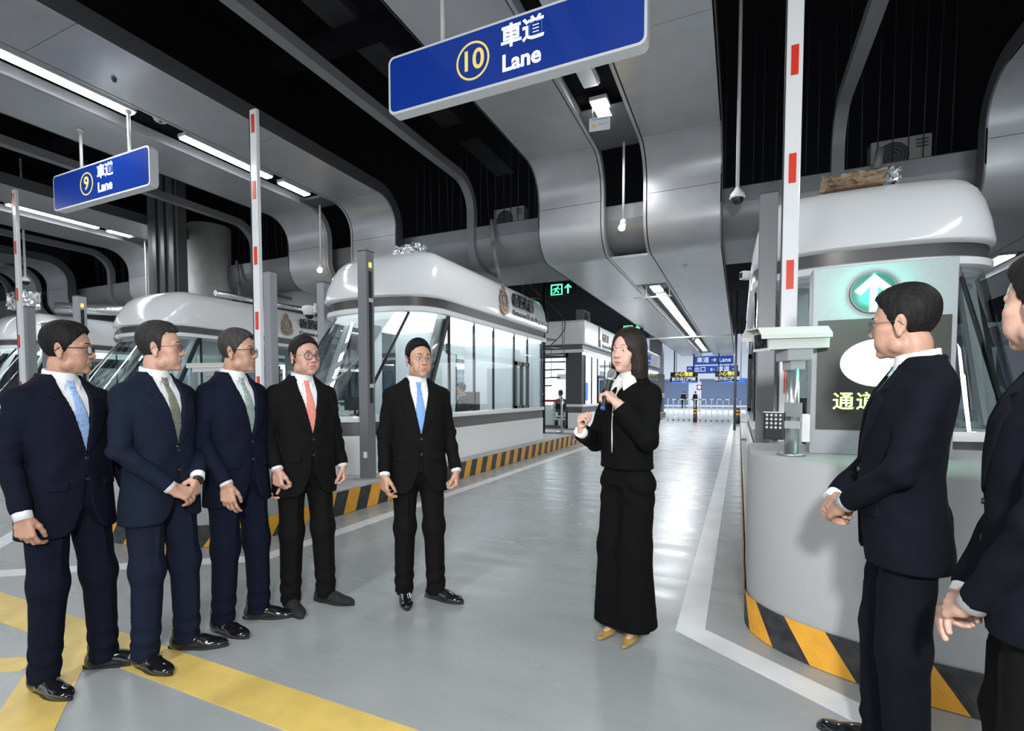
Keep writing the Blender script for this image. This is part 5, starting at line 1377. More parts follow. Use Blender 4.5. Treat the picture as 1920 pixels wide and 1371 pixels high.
def person(loc, heading, Ht, o, label, group=None, name='person'):
    g = empty(name, (loc[0], loc[1], loc[2] if len(loc) > 2 else 0), heading - PI / 2, label=label, cat='person', group=group)
    s = Ht / 1.75; g.scale = (s, s, s)
    q = o.get('lod', 1.0); fem = o.get('fem', 0)
    gx = o.get('gx', 1.0); prof = scaled(JP, gx, o.get('belly', 0.0))
    lean = o.get('lean', 0.0)
    piv = Vector((0, -.008, 1.52)); hy, hp, hr = o.get('head', (0, 0, 0))
    HM = Matrix.Translation(piv) @ Matrix.Rotation(hy, 4, 'Z') @ Matrix.Rotation(hp, 4, 'X') @ Matrix.Rotation(hr, 4, 'Y') @ Matrix.Translation(Vector((0, .020, 1.626)) - piv)
    hs = o.get('hs', 1.0); KM = Matrix.Diagonal((1.0, .92, 1.06, 1))
    fz = o.get('fz', 0.0); arms = o['arms']; feet = o.get('feet', [(.11, .0, -.25), (-.11, 0, .25)])
    hipz = o.get('hipz', .93)
    # ---------------- body
    zx = [(-.32, .32, .014 * q)]; zy = [(-.20, .24, .014 * q)]; zz = [(-.005, 1.80, .016 * q)]
    hc = np.array(HM.translation); hf = .0029 * q
    zx.append((hc[0] - .108, hc[0] + .108, hf)); zy.append((hc[1] - .125, hc[1] + .125, hf)); zz.append((hc[2] - .130, hc[2] + .13, hf))
    for sd in (1, -1):
        a = arms[sd]; lo, hi = hand_box(a['w'], a['d']); st = .0042 * q
        zx.append((lo[0], hi[0], st)); zy.append((lo[1], hi[1], st)); zz.append((lo[2], hi[2], st))
        zx.append((a['e'][0] - .1, a['e'][0] + .1, .014 * q)); zy.append((a['e'][1] - .1, a['e'][1] + .1, .014 * q))
    for (fx, fy, fa) in feet: zy.append((fy - .1, fy + .22, .014 * q if not fem else .006)); zx.append((fx - .12, fx + .12, .014 * q))
    if fem: zz.append((0, .13, .006))
    v = Vol(axis(zx, .03), axis(zy, .03), axis(zz, .03))
    tf = torso_fn([(z, a - .03, bf - .03, bb - .03, cy) for z, a, bf, bb, cy in prof if z <= 1.47], 2.2)
    v.add(lambda X, Y, Z: np.maximum(tf(X, Y, Z), np.maximum(Z - 1.46, hipz + .04 - Z)), (-.2, -.17, hipz + .03), (.2, .17, 1.47))
    v.ell((0, -.005, hipz - .02), (.115, .075, .10), k=.03)
    v.cap((0, -.022, 1.43), (0, -.012, 1.545), .049, .046, k=.03)
    v.cap((.02, -.03, 1.47), (.12, -.025, 1.42), .03, .03, k=.03); v.cap((-.02, -.03, 1.47), (-.12, -.025, 1.42), .03, .03, k=.03)
    h = HWrap(v, HM)
    h.cap((0, -.028, -.075), (0, -.020, -.03), .046, .048, k=.022)
    head_field(h, o)
    for sd in (1, -1):
        a = arms[sd]; sh = np.array((sd * .155 * gx, -.018, 1.385)); e = np.array(a['e'], float); w = np.array(a['w'], float)
        v.cap(sh, e, .038, .033, k=.03); v.cap(e, w, .033, .025, k=.02)
        hand(v, w, a['d'], a['n'], sd, a.get('curl', (.5, .6, .65, .7)), a.get('thumb', (.62, .5, .30)), s=a.get('s', 1.0), tcurl=a.get('tc', .3), spread=a.get('spread', 1.0))
    knees = []
    for i, (fx, fy, fa) in enumerate(feet):
        sd = 1 if i == 0 else -1
        hip = np.array((sd * .085, 0, hipz - .03)); ank = np.array((fx, fy, (.085 if not fem else .10) + fz))
        kn = np.array(o['knee'][i]) if 'knee' in o else (hip + ank) / 2 + np.array((0, .022, .01))
        knees.append((hip, kn, ank))
        v.cap(hip, kn, .070, .048, k=.04); v.cap(kn, ank, .048, .034, k=.03)
        fd = np.array((math.sin(-fa), math.cos(fa), 0)); c = ank * np.array((1, 1, 0)) + np.array((0, 0, fz))
        v.cap(ank, c + np.array((0, 0, .05)) - fd * .03, .033, .026, k=.02)
        v.cap(c + fd * .0 + np.array((0, 0, .058 if fem else .05)), c + fd * .12 + np.array((0, 0, .026)), .026, .018, k=.02)
    P, Q = v.mesh(); 
    # lip colour by place in head coordinates
    A = np.array(HM.inverted().to_3x3()); tI = np.array(HM.inverted().translation)
    C = (P[Q].mean(1) @ A.T + tI) / HWrap.K; mi = lip_mask(C).astype(np.int32)
    np_mesh('body', P, Q, [o['skin'], o['lip']], g, mi)
    # ---------------- head extras
    hairm = o['hair_mat']
    hv = hair_woman(o) if fem else hair_man(o, o.get('seed', 0))
    P, Q = hv.mesh(); ho = np_mesh('hair', P, Q, [hairm], g); ho.matrix_local = HM @ KM
    if q < 1.6:
        eyes(g, o, HM, o.get('gaze', (0, 0))); brows(g, o, HM @ KM, o.get('brow_mat', hairm))
    if o.get('glasses'): spectacles(g, o, HM @ KM, o['glasses'])
    # ---------------- trousers
    tr = o.get('trouser', (.088, .070, .059))
    allx = [f[0] for f in feet] + [k[1][0] for k in knees]; ally = [f[1] for f in feet] + [k[1][1] for k in knees]
    st = .0085 * max(1, q * .8)
    v = Vol(np.arange(min(-.24, min(allx) - .17), max(.24, max(allx) + .17), st, dtype=F32), np.arange(min(-.20, min(ally) - .16), max(.20, max(ally) + .17), st, dtype=F32), np.arange(.0, hipz + .14, st, dtype=F32))
    v.ell((0, -.004, hipz - .005), ((.160 if not fem else .140) * gx, .122 if not fem else .105, .15))
    wf = torso_fn(prof, 2.3, grow=-.011 if not fem else -.026)
    if hipz > .8: v.add(lambda X, Y, Z: np.maximum(wf(X, Y, Z), np.maximum(Z - 1.045, .87 - Z)), (-.2, -.16, .86), (.2, .17, 1.05), k=.01)
    hem = o.get('hem', .042)
    for i, (hip, kn, ank) in enumerate(knees):
        sd = 1 if i == 0 else -1
        an = ank.copy(); an[2] = .02 + fz; an[1] += .004
        v.cap(hip + np.array((sd * .003, 0, -.02)), kn, tr[0], tr[1], k=.035); v.cap(kn, an, tr[1], tr[2], k=.045)
        v.cap(hip + np.array((0, .10, -.06)), kn + np.array((0, tr[1] - .002, 0)), .004, .003, k=.022)
        v.cap(kn + np.array((0, tr[1] - .002, 0)), an + np.array((0, tr[2] - .004, .1)), .004, .003, k=.022)
    sd_ = o.get('seed', 0)
    X, Y, Z = v.grid(v.sl((-9, -9, -9), (9, 9, 9)))
    brk = np.exp(-((Z - .14) / .09) ** 2); cr = np.exp(-((Z - (hipz - .10)) / .10) ** 2); kk = np.exp(-((Z - .5) / .14) ** 2)
    v.f += ((.0040 if not fem else .0012) * brk * np.sin(Z * 70 + X * 26 + Y * 34 + sd_) + .004 * cr * np.sin(Z * 60 + np.abs(X) * 55 + Y * 10 + sd_) + .0016 * kk * np.sin(Z * 38 - X * 30 + Y * 34 + sd_ * 2) + .002 * np.sin(X * 34 + Z * 5 + sd_)).astype(F32)
    v.f = np.maximum(v.f, (hem + fz + .012 * (Y < 0) - Z + 0 * X).astype(F32))
    vol_obj('trousers', v, o['trouser_mat'], g)
    # ---------------- shoes
    me, sole = shoe_mesh(o.get('shoe', 'oxford'))
    for (fx, fy, fa) in feet:
        so = bpy.data.objects.new('shoe', me); COL.objects.link(so); so.parent = g; so.location = (fx, fy, fz); so.rotation_euler = (0, 0, fa)
        if sole:
            sl = bpy.data.objects.new('sole', sole); COL.objects.link(sl); sl.parent = so
    # ---------------- jacket
    jst = .0075 * max(1, q * .8)
    ax = [a['e'][0] for a in arms.values()] + [a['w'][0] for a in arms.values()]; ay = [a['e'][1] for a in arms.values()] + [a['w'][1] for a in arms.values()]
    az = [a['e'][2] for a in arms.values()] + [a['w'][2] for a in arms.values()]
    hz = o.get('hemz', .74)
    v = Vol(np.arange(min(-.28, min(ax) - .09), max(.28, max(ax) + .09), jst, dtype=F32), np.arange(min(-.19, min(ay) - .09), max(.21, max(ay) + .09), jst, dtype=F32), np.arange(min(hz - .03, min(az) - .06), 1.56, jst, dtype=F32))
    jt = torso_fn(prof, 2.35)
    v.add(lambda X, Y, Z: np.maximum(jt(X, Y, Z), Z - 1.500), (-.24, -.17, hz - .03), (.24, .20, 1.55))
    for sd in (1, -1):
        v.cap((sd * .065, -.028, 1.438), (sd * .160 * gx, -.018, 1.388), .036, .048, k=.03)
    Zb = o.get('vz', 1.12); vw = .060
    if o.get('woman_jacket'):
        V = [(-.010, 1.05), (.012, 1.05), (.014, 1.40), (.045, 1.455), (.055, 1.49), (.06, 1.6), (-.06, 1.6), (-.055, 1.49), (-.045, 1.455), (-.010, 1.40)]
    else:
        V = [(0.002, Zb), (.058, 1.40), (vw, 1.49), (vw, 1.6), (-vw, 1.6), (-vw, 1.49), (-.058, 1.40)]
    v.add(lambda X, Y, Z: np.maximum(poly2d(X + 0 * Z, Z + 0 * X, V) + 0 * Y, .0 - Y), (-.08, 0, .86), (.08, .25, 1.6), mode='s')
    v.cap((0, -.020, 1.475), (0, -.018, 1.62), .066, .068, mode='s')
    if not o.get('woman_jacket'):
        C_ = [(-.004, Zb - .10), (.004, Zb - .10), (.020, hz + .13), (.060, hz + .03), (.12, hz - .02), (.12, hz - .1), (-.12, hz - .1), (-.12, hz - .02), (-.060, hz + .03), (-.020, hz + .13)]
        v.add(lambda X, Y, Z: np.maximum(poly2d(X + 0 * Z, Z + 0 * X, C_) + 0 * Y, .02 - Y), (-.13, 0, hz - .1), (.13, .25, Zb), k=.004, mode='s')
        v.cap((-.006, .12 + o.get('belly', 0), Zb - .10), (-.004, .14 + o.get('belly', 0), Zb + .005), .0025, .002, k=.003, mode='s')
    pts = [(.064, .030, 1.470), (.078, -.012, 1.484), (.066, -.062, 1.494), (0, -.090, 1.498), (-.066, -.062, 1.494), (-.078, -.012, 1.484), (-.064, .030, 1.470)]
    if not o.get('woman_jacket'):
        for a, b in zip(pts, pts[1:]): v.cap(a, b, .0105, k=.010)
    sr = o.get('sleeve', (.056, .0455, .0385))
    v2 = Vol(v.xs, v.ys, v.zs)
    for sd in (1, -1):
        a = arms[sd]; sh = np.array((sd * .163 * gx, -.018, 1.375)); e = np.array(a['e'], float); w = np.array(a['w'], float)
        fd = unit(w - e); w2 = w - fd * o.get('cuffback', .012)
        v2.cap(sh, e, sr[0], sr[1]); v2.cap(e, w2 + fd * .03, sr[1], sr[2], k=.02)
        wn = w2
        v2.add(lambda X, Y, Z: np.maximum(-((X - wn[0]) * fd[0] + (Y - wn[1]) * fd[1] + (Z - wn[2]) * fd[2]), np.sqrt((X - wn[0]) ** 2 + (Y - wn[1]) ** 2 + (Z - wn[2]) ** 2) - .085), w2 - .09, w2 + .09, mode='s')
    hh = np.maximum(.028 - np.abs(v.f - v2.f), 0) / .028
    zc_ = np.clip((v.zs - 1.15) / .12, .15, 1)[None, None, :]
    v.f = np.minimum(v.f, v2.f) - hh * hh * .028 * .25 * zc_
    X, Y, Z = v.grid(v.sl((-9, -9, -9), (9, 9, 9)))
    am = np.clip((np.abs(X) - .17) / .04, 0, 1)
    el = np.exp(-((Z - 1.12) / .12) ** 2)
    wr = .0030 * am * el * np.sin(Z * 88 + Y * 42 + X * 20 + sd_) + .0022 * am * np.sin(Z * 46 - Y * 30 + sd_ * 1.7)
    wr = wr + (1 - am) * .0022 * np.sin(Z * 34 + np.abs(X) * 42 + sd_) * np.exp(-((Z - 1.06) / .14) ** 2) + (1 - am) * .0016 * np.sin(X * 44 + Z * 9 + sd_ * 2.1)
    v.f += (wr if not o.get('woman_jacket') else wr * .8).astype(F32)
    v.f = np.maximum(v.f, np.where(np.sqrt((X / .24) ** 2 + (Y / .17) ** 2) < 1.15, (hz - Z), -1).astype(F32)) if hz < .88 else np.maximum(v.f, np.where((np.sqrt((X / .235) ** 2 + (Y / .17) ** 2) < 1.1), (hz - Z), -1).astype(F32))
    jo = vol_obj('jacket', v, o['jacket_mat'], g)
    if not o.get('woman_jacket'):
        st = .0048 * max(1, q)
        for sd in (1, -1):
            L = [(sd * .000, Zb + .0), (sd * .057, 1.40), (sd * .061, 1.478), (sd * .092, 1.462), (sd * .114, 1.392), (sd * .088, 1.380), (sd * .128, 1.352), (sd * .094, 1.25), (sd * .035, Zb + .03)]
            v = Vol(np.arange(-.15, .16, st, dtype=F32), np.arange(.0, .20, st, dtype=F32), np.arange(Zb - .02, 1.50, st, dtype=F32))
            v.add(lambda X, Y, Z: np.maximum(np.maximum(jt(X, Y, Z) - .0065, -(jt(X, Y, Z) + .006)), poly2d(X + 0 * Z, Z + 0 * X, L) + 0 * Y), (-.15, 0, Zb - .03), (.15, .2, 1.5))
            vol_obj('lapel', v, o['jacket_mat'], g)
        by = float(np.interp(Zb - .02, [p[0] for p in prof], [p[2] + p[4] for p in prof]))
        for dz in (-.02, -.12):
            bm = bmesh.new(); cyl(bm, (.0, by - .006, Zb + dz), (.0, by + .0055, Zb + dz), .0085, n=12); link_mesh('button', bm, mat('dark button', (.03, .03, .035), .25), g)
        if q < 1.5:
            for sd in (1, -1):
                v = Vol(np.arange(-.20, .21, .006, dtype=F32), np.arange(.0, .20, .006, dtype=F32), np.arange(.93, 1.02, .005, dtype=F32))
                Lp = [(sd * .075, .998), (sd * .155, 1.002), (sd * .157, .958), (sd * .077, .953)]
                v.add(lambda X, Y, Z: np.maximum(np.maximum(jt(X, Y, Z) - .0055, -(jt(X, Y, Z) + .006)), poly2d(X + 0 * Z, Z + 0 * X, Lp) + 0 * Y), (-.2, 0, .93), (.2, .2, 1.02))
                vol_obj('pocket_flap', v, o['jacket_mat'], g)
        # sleeve buttons
        # ---------------- shirt, collar, tie
    st = .0048 * max(1, q)
    v = Vol(np.arange(-.135, .14, st, dtype=F32), np.arange(-.10, .20, st, dtype=F32), np.arange(.90, 1.545, st, dtype=F32))
    sf = torso_fn([p for p in prof], 2.35, grow=-.013)
    zlo = 1.0 if o.get('woman_jacket') else 1.035
    v.add(lambda X, Y, Z: np.maximum(np.maximum(sf(X, Y, Z), np.abs(X) - (.05 if o.get('woman_jacket') else .115)), np.maximum(Z - 1.49, zlo - Z)), (-.13, -.1, .88), (.13, .2, 1.5))
    def ring(X, Y, Z):
        r = np.sqrt(X ** 2 + ((Y + .018) / 1.0) ** 2)
        zc = 1.494 - .20 * (Y + .018)
        return np.maximum(np.abs(r - .0615 + (Z - zc) * .12) - .0045, np.abs(Z - zc) - .026)
    v.add(ring, (-.085, -.095, 1.44), (.085, .07, 1.54), k=.004)
    for sd in (1, -1):
        if o.get('woman_jacket'): Wg = [(sd * .003, 1.458), (sd * .058, 1.500), (sd * .098, 1.448), (sd * .050, 1.398)]
        else: Wg = [(sd * .002, 1.482), (sd * .046, 1.512), (sd * .063, 1.465), (sd * .033, 1.424)]
        gr = .018 if o.get('woman_jacket') else .0055
        v.add(lambda X, Y, Z: np.maximum(np.maximum(sf(X, Y, Z) - gr, -(sf(X, Y, Z) + .012)), poly2d(X + 0 * Z, Z + 0 * X, Wg) + np.where(Y > -.02, 0, .1)), (-.1, .0, 1.39), (.1, .16, 1.52), k=.002)
    sh_ = vol_obj('shirt', v, o.get('shirt_mat', MATS['white shirt']), g)
    if o.get('tie_mat'):
        v = Vol(np.arange(-.06, .061, .004, dtype=F32), np.arange(.0, .20, .004, dtype=F32), np.arange(1.02, 1.50, .005, dtype=F32))
        K = [(-.020, 1.480), (.020, 1.480), (.0125, 1.438), (-.0125, 1.438)]; B = [(-.012, 1.441), (.012, 1.441), (.030, 1.28), (.038, 1.12), (.0, 1.04), (-.038, 1.12), (-.030, 1.28)]
        v.add(lambda X, Y, Z: np.maximum(np.maximum(sf(X, Y, Z) - .0155, -(sf(X, Y, Z) - .001)), poly2d(X + 0 * Z, Z + 0 * X, K) + 0 * Y), (-.05, .02, 1.42), (.05, .2, 1.5))
        v.add(lambda X, Y, Z: np.maximum(np.maximum(sf(X, Y, Z) - .0085 + .05 * np.abs(X), -(sf(X, Y, Z) - .001)), poly2d(X + 0 * Z, Z + 0 * X, B) + 0 * Y), (-.05, .02, 1.03), (.05, .2, 1.45), k=.003)
        vol_obj('tie', v, o['tie_mat'], g)
    for sd in (1, -1):
        a = arms[sd]; e = np.array(a['e'], float); w = np.array(a['w'], float); fd = unit(w - e)
        c = a.get('cuff', .006)
        bm = bmesh.new(); cyl(bm, w - fd * .05, w + fd * c, .0345, .0335, 22); link_mesh('shirt_cuff', bm, o.get('shirt_mat', MATS['white shirt']), g)
        if a.get('watch'):
            bm = bmesh.new(); cyl(bm, w + fd * (c + .004), w + fd * (c + .020), .0300, .0295, 22); link_mesh('watch_strap' if a['watch'] != 'band' else 'wristband', bm, M_steel if a['watch'] != 'band' else M_black, g)
    return g, HM

for nm, c in (('white shirt', (.80, .81, .83)),): mat(nm, c, .7, bump=.05, bscale=600)
def skin(n, c): return mat('skin ' + n, c, .46, sss=.12, noise=.05, nscale=26, bump=.06, bscale=170)
def hairm(n, c): return mat('hair ' + n, c, .60, spec=.15, noise=.35, nscale=60, stretch=(3, 3, .5), bump=.18, bscale=120)
LIP = mat('lip', (.46, .19, .165), .42); LIPW = mat('lip woman', (.52, .20, .18), .4)
def suit(n, c): return mat('suit ' + n, c, .85, spec=.12, bump=.10, bscale=420, noise=.08, nscale=60)
def hang(sd, tw=0.0, fw=0.0, curl=(.55, .65, .75, .8), **k):
    a = dict(e=(sd * .218, -.030 + fw * .3, 1.125), w=(sd * (.232 + tw), .050 + fw, .872), d=(0, .12, -1), n=(-sd * .92, -.40, 0), curl=curl, thumb=(.78, .38, .34))
    a.update(k); return a
def tie(n, c1, c2, sc=120): return mat('tie ' + n, c1, .5, col2=c2, nscale=sc)
M_navy = suit('navy', (.0055, .0075, .0165)); M_navy2 = suit('mid navy', (.009, .0135, .028)); M_navy3 = suit('deep blue', (.006, .0085, .021)); M_blacks = suit('black', (.0060, .0058, .0058)); M_black2 = suit('midnight', (.0048, .0060, .0105))
def place(px, py, depth):
    pass
def to_cam(x, y): return math.atan2(-y, -x)
# ------------------------------------------------------------------ the cast
def man(x, y, al_t, al_h, Ht, o, label, hp=0.0, hr=0.0):
    hd = to_cam(x, y) + R(al_t); o['head'] = (R(al_h - al_t), hp, hr)
    return person((x, y), hd, Ht, o, label)
man(-2.965, 1.31, 34, 74, 1.745, dict(skin=skin('tan', (.50, .275, .19)), lip=LIP, hair_mat=hairm('black', (.010, .009, .009)), jacket_mat=M_navy, trouser_mat=M_navy, glasses='thick', hth=.010, quiff=.010,
    tie_mat=tie('light blue', (.22, .38, .72), (.42, .58, .85)), arms={1: hang(1, .0, .03, cuff=.022), -1: hang(-1, .03, .04, cuff=.012, watch=1)}, feet=[(.115, -.03, -.12), (-.125, .03, .50)], seed=1, w=1.03, jaw=1.08, gx=1.03, belly=.01),
    'man in navy suit with light blue tie and thick black glasses, standing farthest left')
man(-2.76, 1.62, 40, 78, 1.77, dict(skin=skin('fair', (.60, .345, .255)), lip=LIP, hair_mat=hairm('dark grey', (.028, .026, .026)), jacket_mat=M_navy2, trouser_mat=M_navy2, glasses='fine', hth=.012, quiff=.012, line='receding',
    tie_mat=tie('olive grey', (.09, .095, .075), (.30, .30, .25), 220), shoe='loafer', arms={1: dict(e=(.228, .03, 1.115), w=(.085, .165, .925), d=(-.80, .30, -.52), n=(.10, -.85, -.35), curl=(.45, .5, .55, .6), thumb=(.8, .35, .2)),
    -1: dict(e=(-.228, .02, 1.115), w=(-.080, .155, .955), d=(.45, .22, -.85), n=(.35, -.90, -.1), curl=(1.2, 1.25, 1.3, 1.3), thumb=(.6, .3, .5), cuff=.02, watch='band')}, feet=[(.10, -.02, -.15), (-.11, .02, .35)], seed=2, w=.98, jaw=.98),
    'man in blue suit with olive grey tie and hands clasped, second from left', hp=.04)
man(-2.735, 2.045, 40, 68, 1.785, dict(skin=skin('warm', (.53, .30, .21)), lip=LIP, hair_mat=hairm('greying', (.050, .044, .043)), jacket_mat=M_navy3, trouser_mat=M_navy3, glasses='dark', hth=.007, quiff=.006,
    tie_mat=tie('sage green', (.16, .25, .22), (.45, .55, .50), 150), arms={1: hang(1, -.045, .10, curl=(.35, .4, .45, .5), w=(.190, .145, .885), e=(.222, .0, 1.12)), -1: hang(-1, .0, .05)}, feet=[(.10, -.03, -.05), (-.11, .02, .45)], seed=3),
    'man in deep blue suit with sage green tie, third from left', hp=.03)
man(-2.60, 2.43, 22, 34, 1.775, dict(skin=skin('fair rose', (.60, .34, .265)), lip=LIP, hair_mat=hairm('soft black', (.016, .014, .014)), jacket_mat=M_blacks, trouser_mat=M_blacks, glasses='round', hth=.010, quiff=.006, part=-1,
    tie_mat=tie('coral', (.72, .20, .15), (.85, .34, .27), 160), shoe='casual', arms={1: hang(1, -.03, .06, curl=(.9, 1.0, 1.0, 1.05), w=(.205, .10, .925)), -1: hang(-1, .0, .02, curl=(1.0, 1.1, 1.1, 1.1), w=(-.230, .06, .90))}, feet=[(.10, -.02, -.05), (-.11, .04, .50)], seed=4, w=1.05, jaw=1.10, gx=1.03, belly=.02),
    'man in black suit with coral tie and round glasses, fourth from left', hp=.02)
man(-1.985, 2.83, 10, 24, 1.765, dict(skin=skin('tan two', (.55, .31, .215)), lip=LIP, hair_mat=hairm('jet', (.008, .007, .007)), jacket_mat=M_blacks, trouser_mat=M_blacks, glasses='wire', hth=.013, quiff=.014, part=-1,
    tie_mat=tie('sky blue', (.12, .29, .68), (.24, .44, .82), 160), arms={1: hang(1, .0, .06, curl=(.5, .6, .65, .7)), -1: hang(-1, .01, .04, curl=(1.0, 1.1, 1.15, 1.2))}, feet=[(.095, -.03, -.05), (-.11, .05, .75)], seed=5, w=1.0, gx=1.03, belly=.012),
    'man in black suit with sky blue tie standing alone before the middle booth')
# the woman speaking
wx, wy = -.585, 2.92
wh = to_cam(wx, wy) + R(-46)
wo = dict(fem=1, woman_jacket=1, skin=skin('light', (.66, .41, .33)), lip=LIPW, hair_mat=mat('hair brown', (.020, .012, .008), .45, spec=.25, noise=.4, nscale=50, stretch=(4, 4, .3), bump=.3, bscale=110), jacket_mat=suit('wool black', (.0035, .0035, .0037)), trouser_mat=suit('wool black', (.0035, .0035, .0037)),
    shirt_mat=mat('cream blouse', (.78, .76, .72), .6), shoe='pump', trouser=(.090, .092, .130), hem=.06, hemz=.965, sleeve=(.060, .058, .050), gx=.93, belly=0, mouth=.0022, w=.93, jaw=.88, brow_mat=hairm('brow', (.05, .03, .022)),
    arms={1: dict(e=(.215, .055, 1.10), w=(.125, .235, 1.165), d=(-.15, .25, .90), n=(-.75, -.55, .15), curl=(1.25, 1.25, 1.25, 1.2), thumb=(.85, .15, .45), cuff=.028),
          -1: dict(e=(-.215, .07, 1.14), w=(-.122, .190, 1.330), d=(.55, .12, .50), n=(.62, .20, -.55), curl=(.95, 1.0, 1.05, 1.05), thumb=(.80, .45, .5), cuff=-.01)},
    feet=[(.055, .02, .30), (-.06, -.02, .45)], seed=6, head=(R(10), .02, -.05), gaze=(R(12), 0))
wg, wHM = person((wx, wy), wh, 1.775, wo, 'woman in black cardigan with white collar speaking into a microphone')
# two men at the right
man(.555, 2.22, -80, -106, 1.785, dict(skin=skin('tan three', (.50, .285, .20)), lip=LIP, hair_mat=hairm('black two', (.012, .011, .011)), jacket_mat=M_black2, trouser_mat=M_black2, glasses='fine', hth=.012, quiff=.008, hemz=.79,
    tie_mat=tie('pale teal', (.25, .36, .38), (.40, .50, .52), 150), arms={1: dict(e=(.235, .06, 1.13), w=(.10, .205, .975), d=(-.85, .30, -.35), n=(.05, -.75, -.55), curl=(.8, .85, .9, .9), thumb=(.7, .3, .5), cuff=.02),
    -1: dict(e=(-.235, .06, 1.13), w=(-.075, .185, .985), d=(.70, .38, -.45), n=(.10, -.85, -.35), curl=(.6, .7, .75, .8), thumb=(.7, .3, .5))}, feet=[(.11, .03, -.25), (-.11, -.02, .2)], seed=7, w=1.0, gx=1.09, belly=.015),
    'man in dark suit seen from behind in front of the green arrow panel', hp=-.03)
man(.735, 1.73, -84, -122, 1.765, dict(skin=skin('fair two', (.60, .36, .28)), lip=LIP, hair_mat=hairm('black three', (.013, .011, .010)), jacket_mat=M_black2, trouser_mat=M_blacks, hth=.010, quiff=.006, hemz=.78,
    arms={1: dict(e=(.235, .05, 1.10), w=(.085, .155, .82), d=(-.70, .42, -.42), n=(-.15, -.65, -.65), curl=(.25, .3, .35, .4), thumb=(.6, .6, .3), cuff=.012),
    -1: dict(e=(-.235, .04, 1.10), w=(-.09, .140, .845), d=(.62, .50, -.42), n=(.25, -.80, -.5), curl=(.85, .9, .9, .95), thumb=(.7, .3, .4), cuff=.012)}, feet=[(.11, .03, -.2), (-.11, -.02, .2)], seed=8, w=1.02),
    'man at the right picture edge with clasped hands, face partly cut off')
# microphone in her left hand
def to_world(g, p): return Matrix.Translation(g.location) @ Matrix.Rotation(g.rotation_euler[2], 4, 'Z') @ Matrix.Diagonal((g.scale[0],) * 3 + (1,)) @ Vector(p)
h0 = to_world(wg, (-.062, .232, 1.340)); h1 = to_world(wg, (-.030, .150, 1.505))
g = empty('microphone', tuple(h0), label='black handheld microphone with silver mesh head held by the woman', cat='microphone')
d = h1 - h0; q_ = d.to_track_quat('Z', 'Y').to_matrix().to_4x4(); g.rotation_euler = q_.to_euler()
bm = bmesh.new(); lathe(bm, [(.012, -.035), (.0135, -.03), (.0155, .06), (.019, .125), (.021, .130)], 22); link_mesh('handle', bm, M_black, g)
bm = bmesh.new(); lathe(bm, [(.022, .128), (.0245, .134), (.0245, .146), (.022, .150)], 22); link_mesh('collar_ring', bm, M_steel, g)
bm = bmesh.new(); sphere(bm, (0, 0, .176), .0265, .0265, .029, 22, 14); link_mesh('mesh_head', bm, mat('mic mesh', (.55, .55, .55), .35, metal=.8, bump=.8, bscale=900), g)
bm = bmesh.new(); lathe(bm, [(.0125, -.045), (.0135, -.042), (.0135, -.030)], 20); link_mesh('blue_base', bm, mat('mic blue', (.03, .12, .5), .4), g)
# finger ring etc. are too small; background people
def bgperson(x, y, z, hd, Ht, o, label):
    o.setdefault('skin', skin('tan', (.5, .275, .19))); o['lip'] = LIP; o.setdefault('hair_mat', hairm('black', (.010, .009, .009))); o['lod'] = 2.4
    return person((x, y, z), hd, Ht, o, label)
SEAT = dict(feet=[(.12, .42, 0), (-.12, .42, 0)], knee=[(.12, .40, .90), (-.12, .40, .90)])
bgperson(-4.95, 8.55, .36 + .46 - .93 * .983, R(205), 1.72, dict(jacket_mat=suit('officer green', (.012, .020, .014)), trouser_mat=M_blacks, glasses='thin', fz=.475, arms={1: dict(e=(.25, .10, 1.12), w=(.15, .30, 1.10), d=(-.3, .9, -.1), n=(0, 0, -1)), -1: dict(e=(-.25, .10, 1.12), w=(-.15, .30, 1.10), d=(.3, .9, -.1), n=(0, 0, -1))}, seed=9, **SEAT),
    'officer in dark uniform and glasses seated at the screen inside the middle booth')
vest = suit('officer vest', (.014, .020, .022))
vg, _ = bgperson(-5.30, 15.55, .34 + .42 - .93 * .98, R(112), 1.70, dict(fz=.36, **SEAT, jacket_mat=mat('officer shirt', (.75, .76, .78), .6), trouser_mat=suit('navy', (.0055, .0075, .0165)), arms={1: dict(e=(.27, .06, 1.12), w=(.20, .27, 1.08), d=(-.2, .9, -.2), n=(0, 0, -1)), -1: dict(e=(-.27, .06, 1.12), w=(-.20, .27, 1.08), d=(.2, .9, -.2), n=(0, 0, -1))}, seed=10),
    'officer in dark vest with white sleeves seated behind the open booth door')
v = Vol(np.arange(-.22, .23, .012, dtype=F32), np.arange(-.18, .19, .012, dtype=F32), np.arange(.95, 1.50, .012, dtype=F32))
tfv = torso_fn(JP, 2.3, grow=.010); v.add(lambda X, Y, Z: np.maximum(np.maximum(tfv(X, Y, Z), np.abs(X) - .175), np.maximum(Z - 1.45, 1.0 - Z)), (-.22, -.18, .95), (.22, .18, 1.5))
vol_obj('vest', v, vest, vg)
text_obj('vest_print', '衛生署', .085, M_whitep, Matrix.Translation((0, -.140, 1.34)) @ Matrix.Rotation(R(90), 4, 'X'), vg, .002, .002)
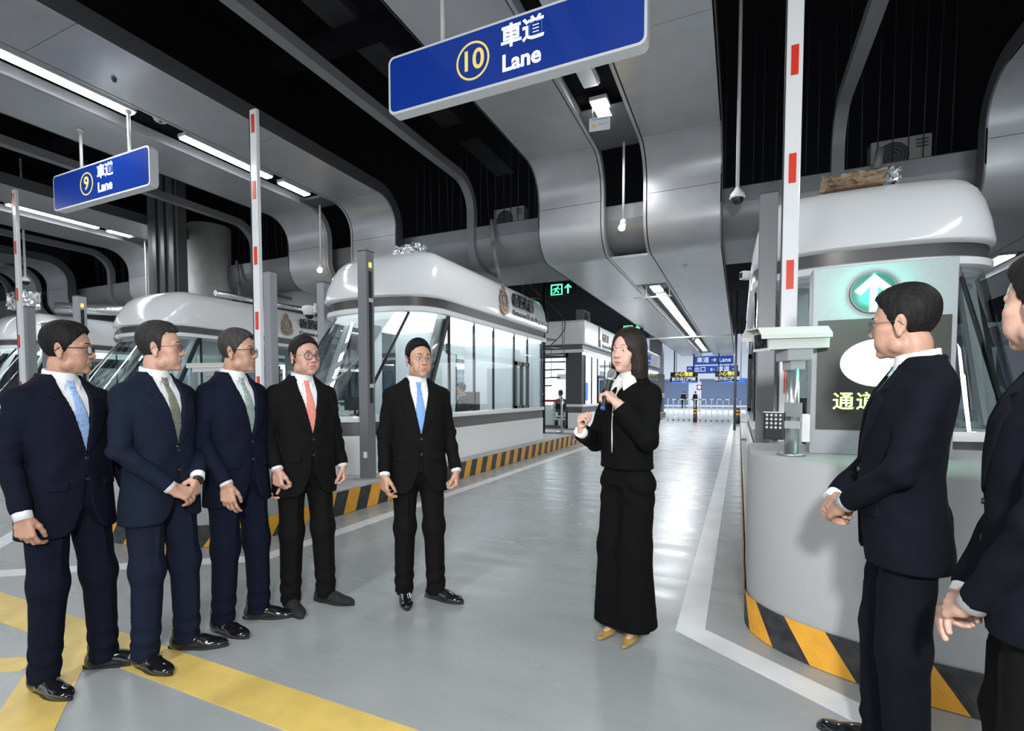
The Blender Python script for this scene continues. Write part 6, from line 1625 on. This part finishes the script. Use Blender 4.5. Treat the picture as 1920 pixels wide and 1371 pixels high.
for i, (x, y) in enumerate(((-5.0, 52.0), (-3.95, 52.6))):
    bgperson(x, y, 0, R(90 - 20 * i), 1.72, dict(jacket_mat=M_blacks, trouser_mat=M_blacks, arms={1: hang(1), -1: hang(-1)}, seed=11 + i), ['left one of two small dark figures beyond the far fence', 'right one of two small dark figures beyond the far fence'][i])
# office chair in the middle booth
g = empty('office_chair', (-4.92, 8.75, .36), R(25), label='black office chair inside the middle booth behind the officer', cat='chair')
bm = bmesh.new(); box(bm, -.22, .22, .22, .28, .55, 1.10, bev=.03); link_mesh('backrest', bm, M_black, g)
bm = bmesh.new(); box(bm, -.24, .24, -.20, .20, .30, .36, bev=.03); link_mesh('seat', bm, M_black, g)
cylo('stem', (0, 0, .06), (0, 0, .30), .03, M_dark, g)
for i in range(5): boxo('leg', -.02, .02, 0, .28, .03, .07, M_dark, g).matrix_local = Matrix.Translation((0, 0, 0)) @ Matrix.Rotation(R(72 * i), 4, 'Z')
g = empty('bar_stool', (-5.30, 15.55, .34), label='dark stool under the officer with white sleeves', cat='stool')
cylo('seat', (0, 0, .30), (0, 0, .34), .18, M_black, g, n=20); cylo('stem', (0, 0, .02), (0, 0, .30), .03, M_steel, g); cylo('base', (0, 0, 0), (0, 0, .02), .2, M_steel, g, n=20)
# repeats of one kind share a group phrase
GROUPS = {'dome_camera': 'dome cameras on poles and posts', 'security_camera': 'box cameras beside the booths', 'ceiling_light': 'strip lights in the soffit slots', 'traffic_island': 'striped traffic islands under the booths',
          'inspection_booth': 'white rounded booths on the islands', 'rear_booth': 'square booths in the rear row', 'barrier_gate': 'raised barrier arms', 'grey_post': 'grey posts on the islands', 'lane_sign': 'blue hanging lane signs',
          'amber_lamp': 'amber lamps on drop poles', 'exit_sign': 'green exit signs', 'air_conditioner': 'outdoor air conditioners', 'hanger_rack': 'hanger rods above the duct', 'bollard': 'striped bollards at the far fence',
          'direction_sign': 'direction signs at the far lane end', 'smoke_detector': 'small ceiling sensors', 'wrapped_bundle': 'wrapped bundles on the booth roofs', 'foil_pipe': 'pipes on and above the booth roofs', 'signal_lamp': 'red signal lamps far away'}
for ob in SC.objects:
    if ob.parent is None and ob.get('category'):
        b_ = ob.name.split('.')[0]
        if b_ in GROUPS: ob['group'] = GROUPS[b_]
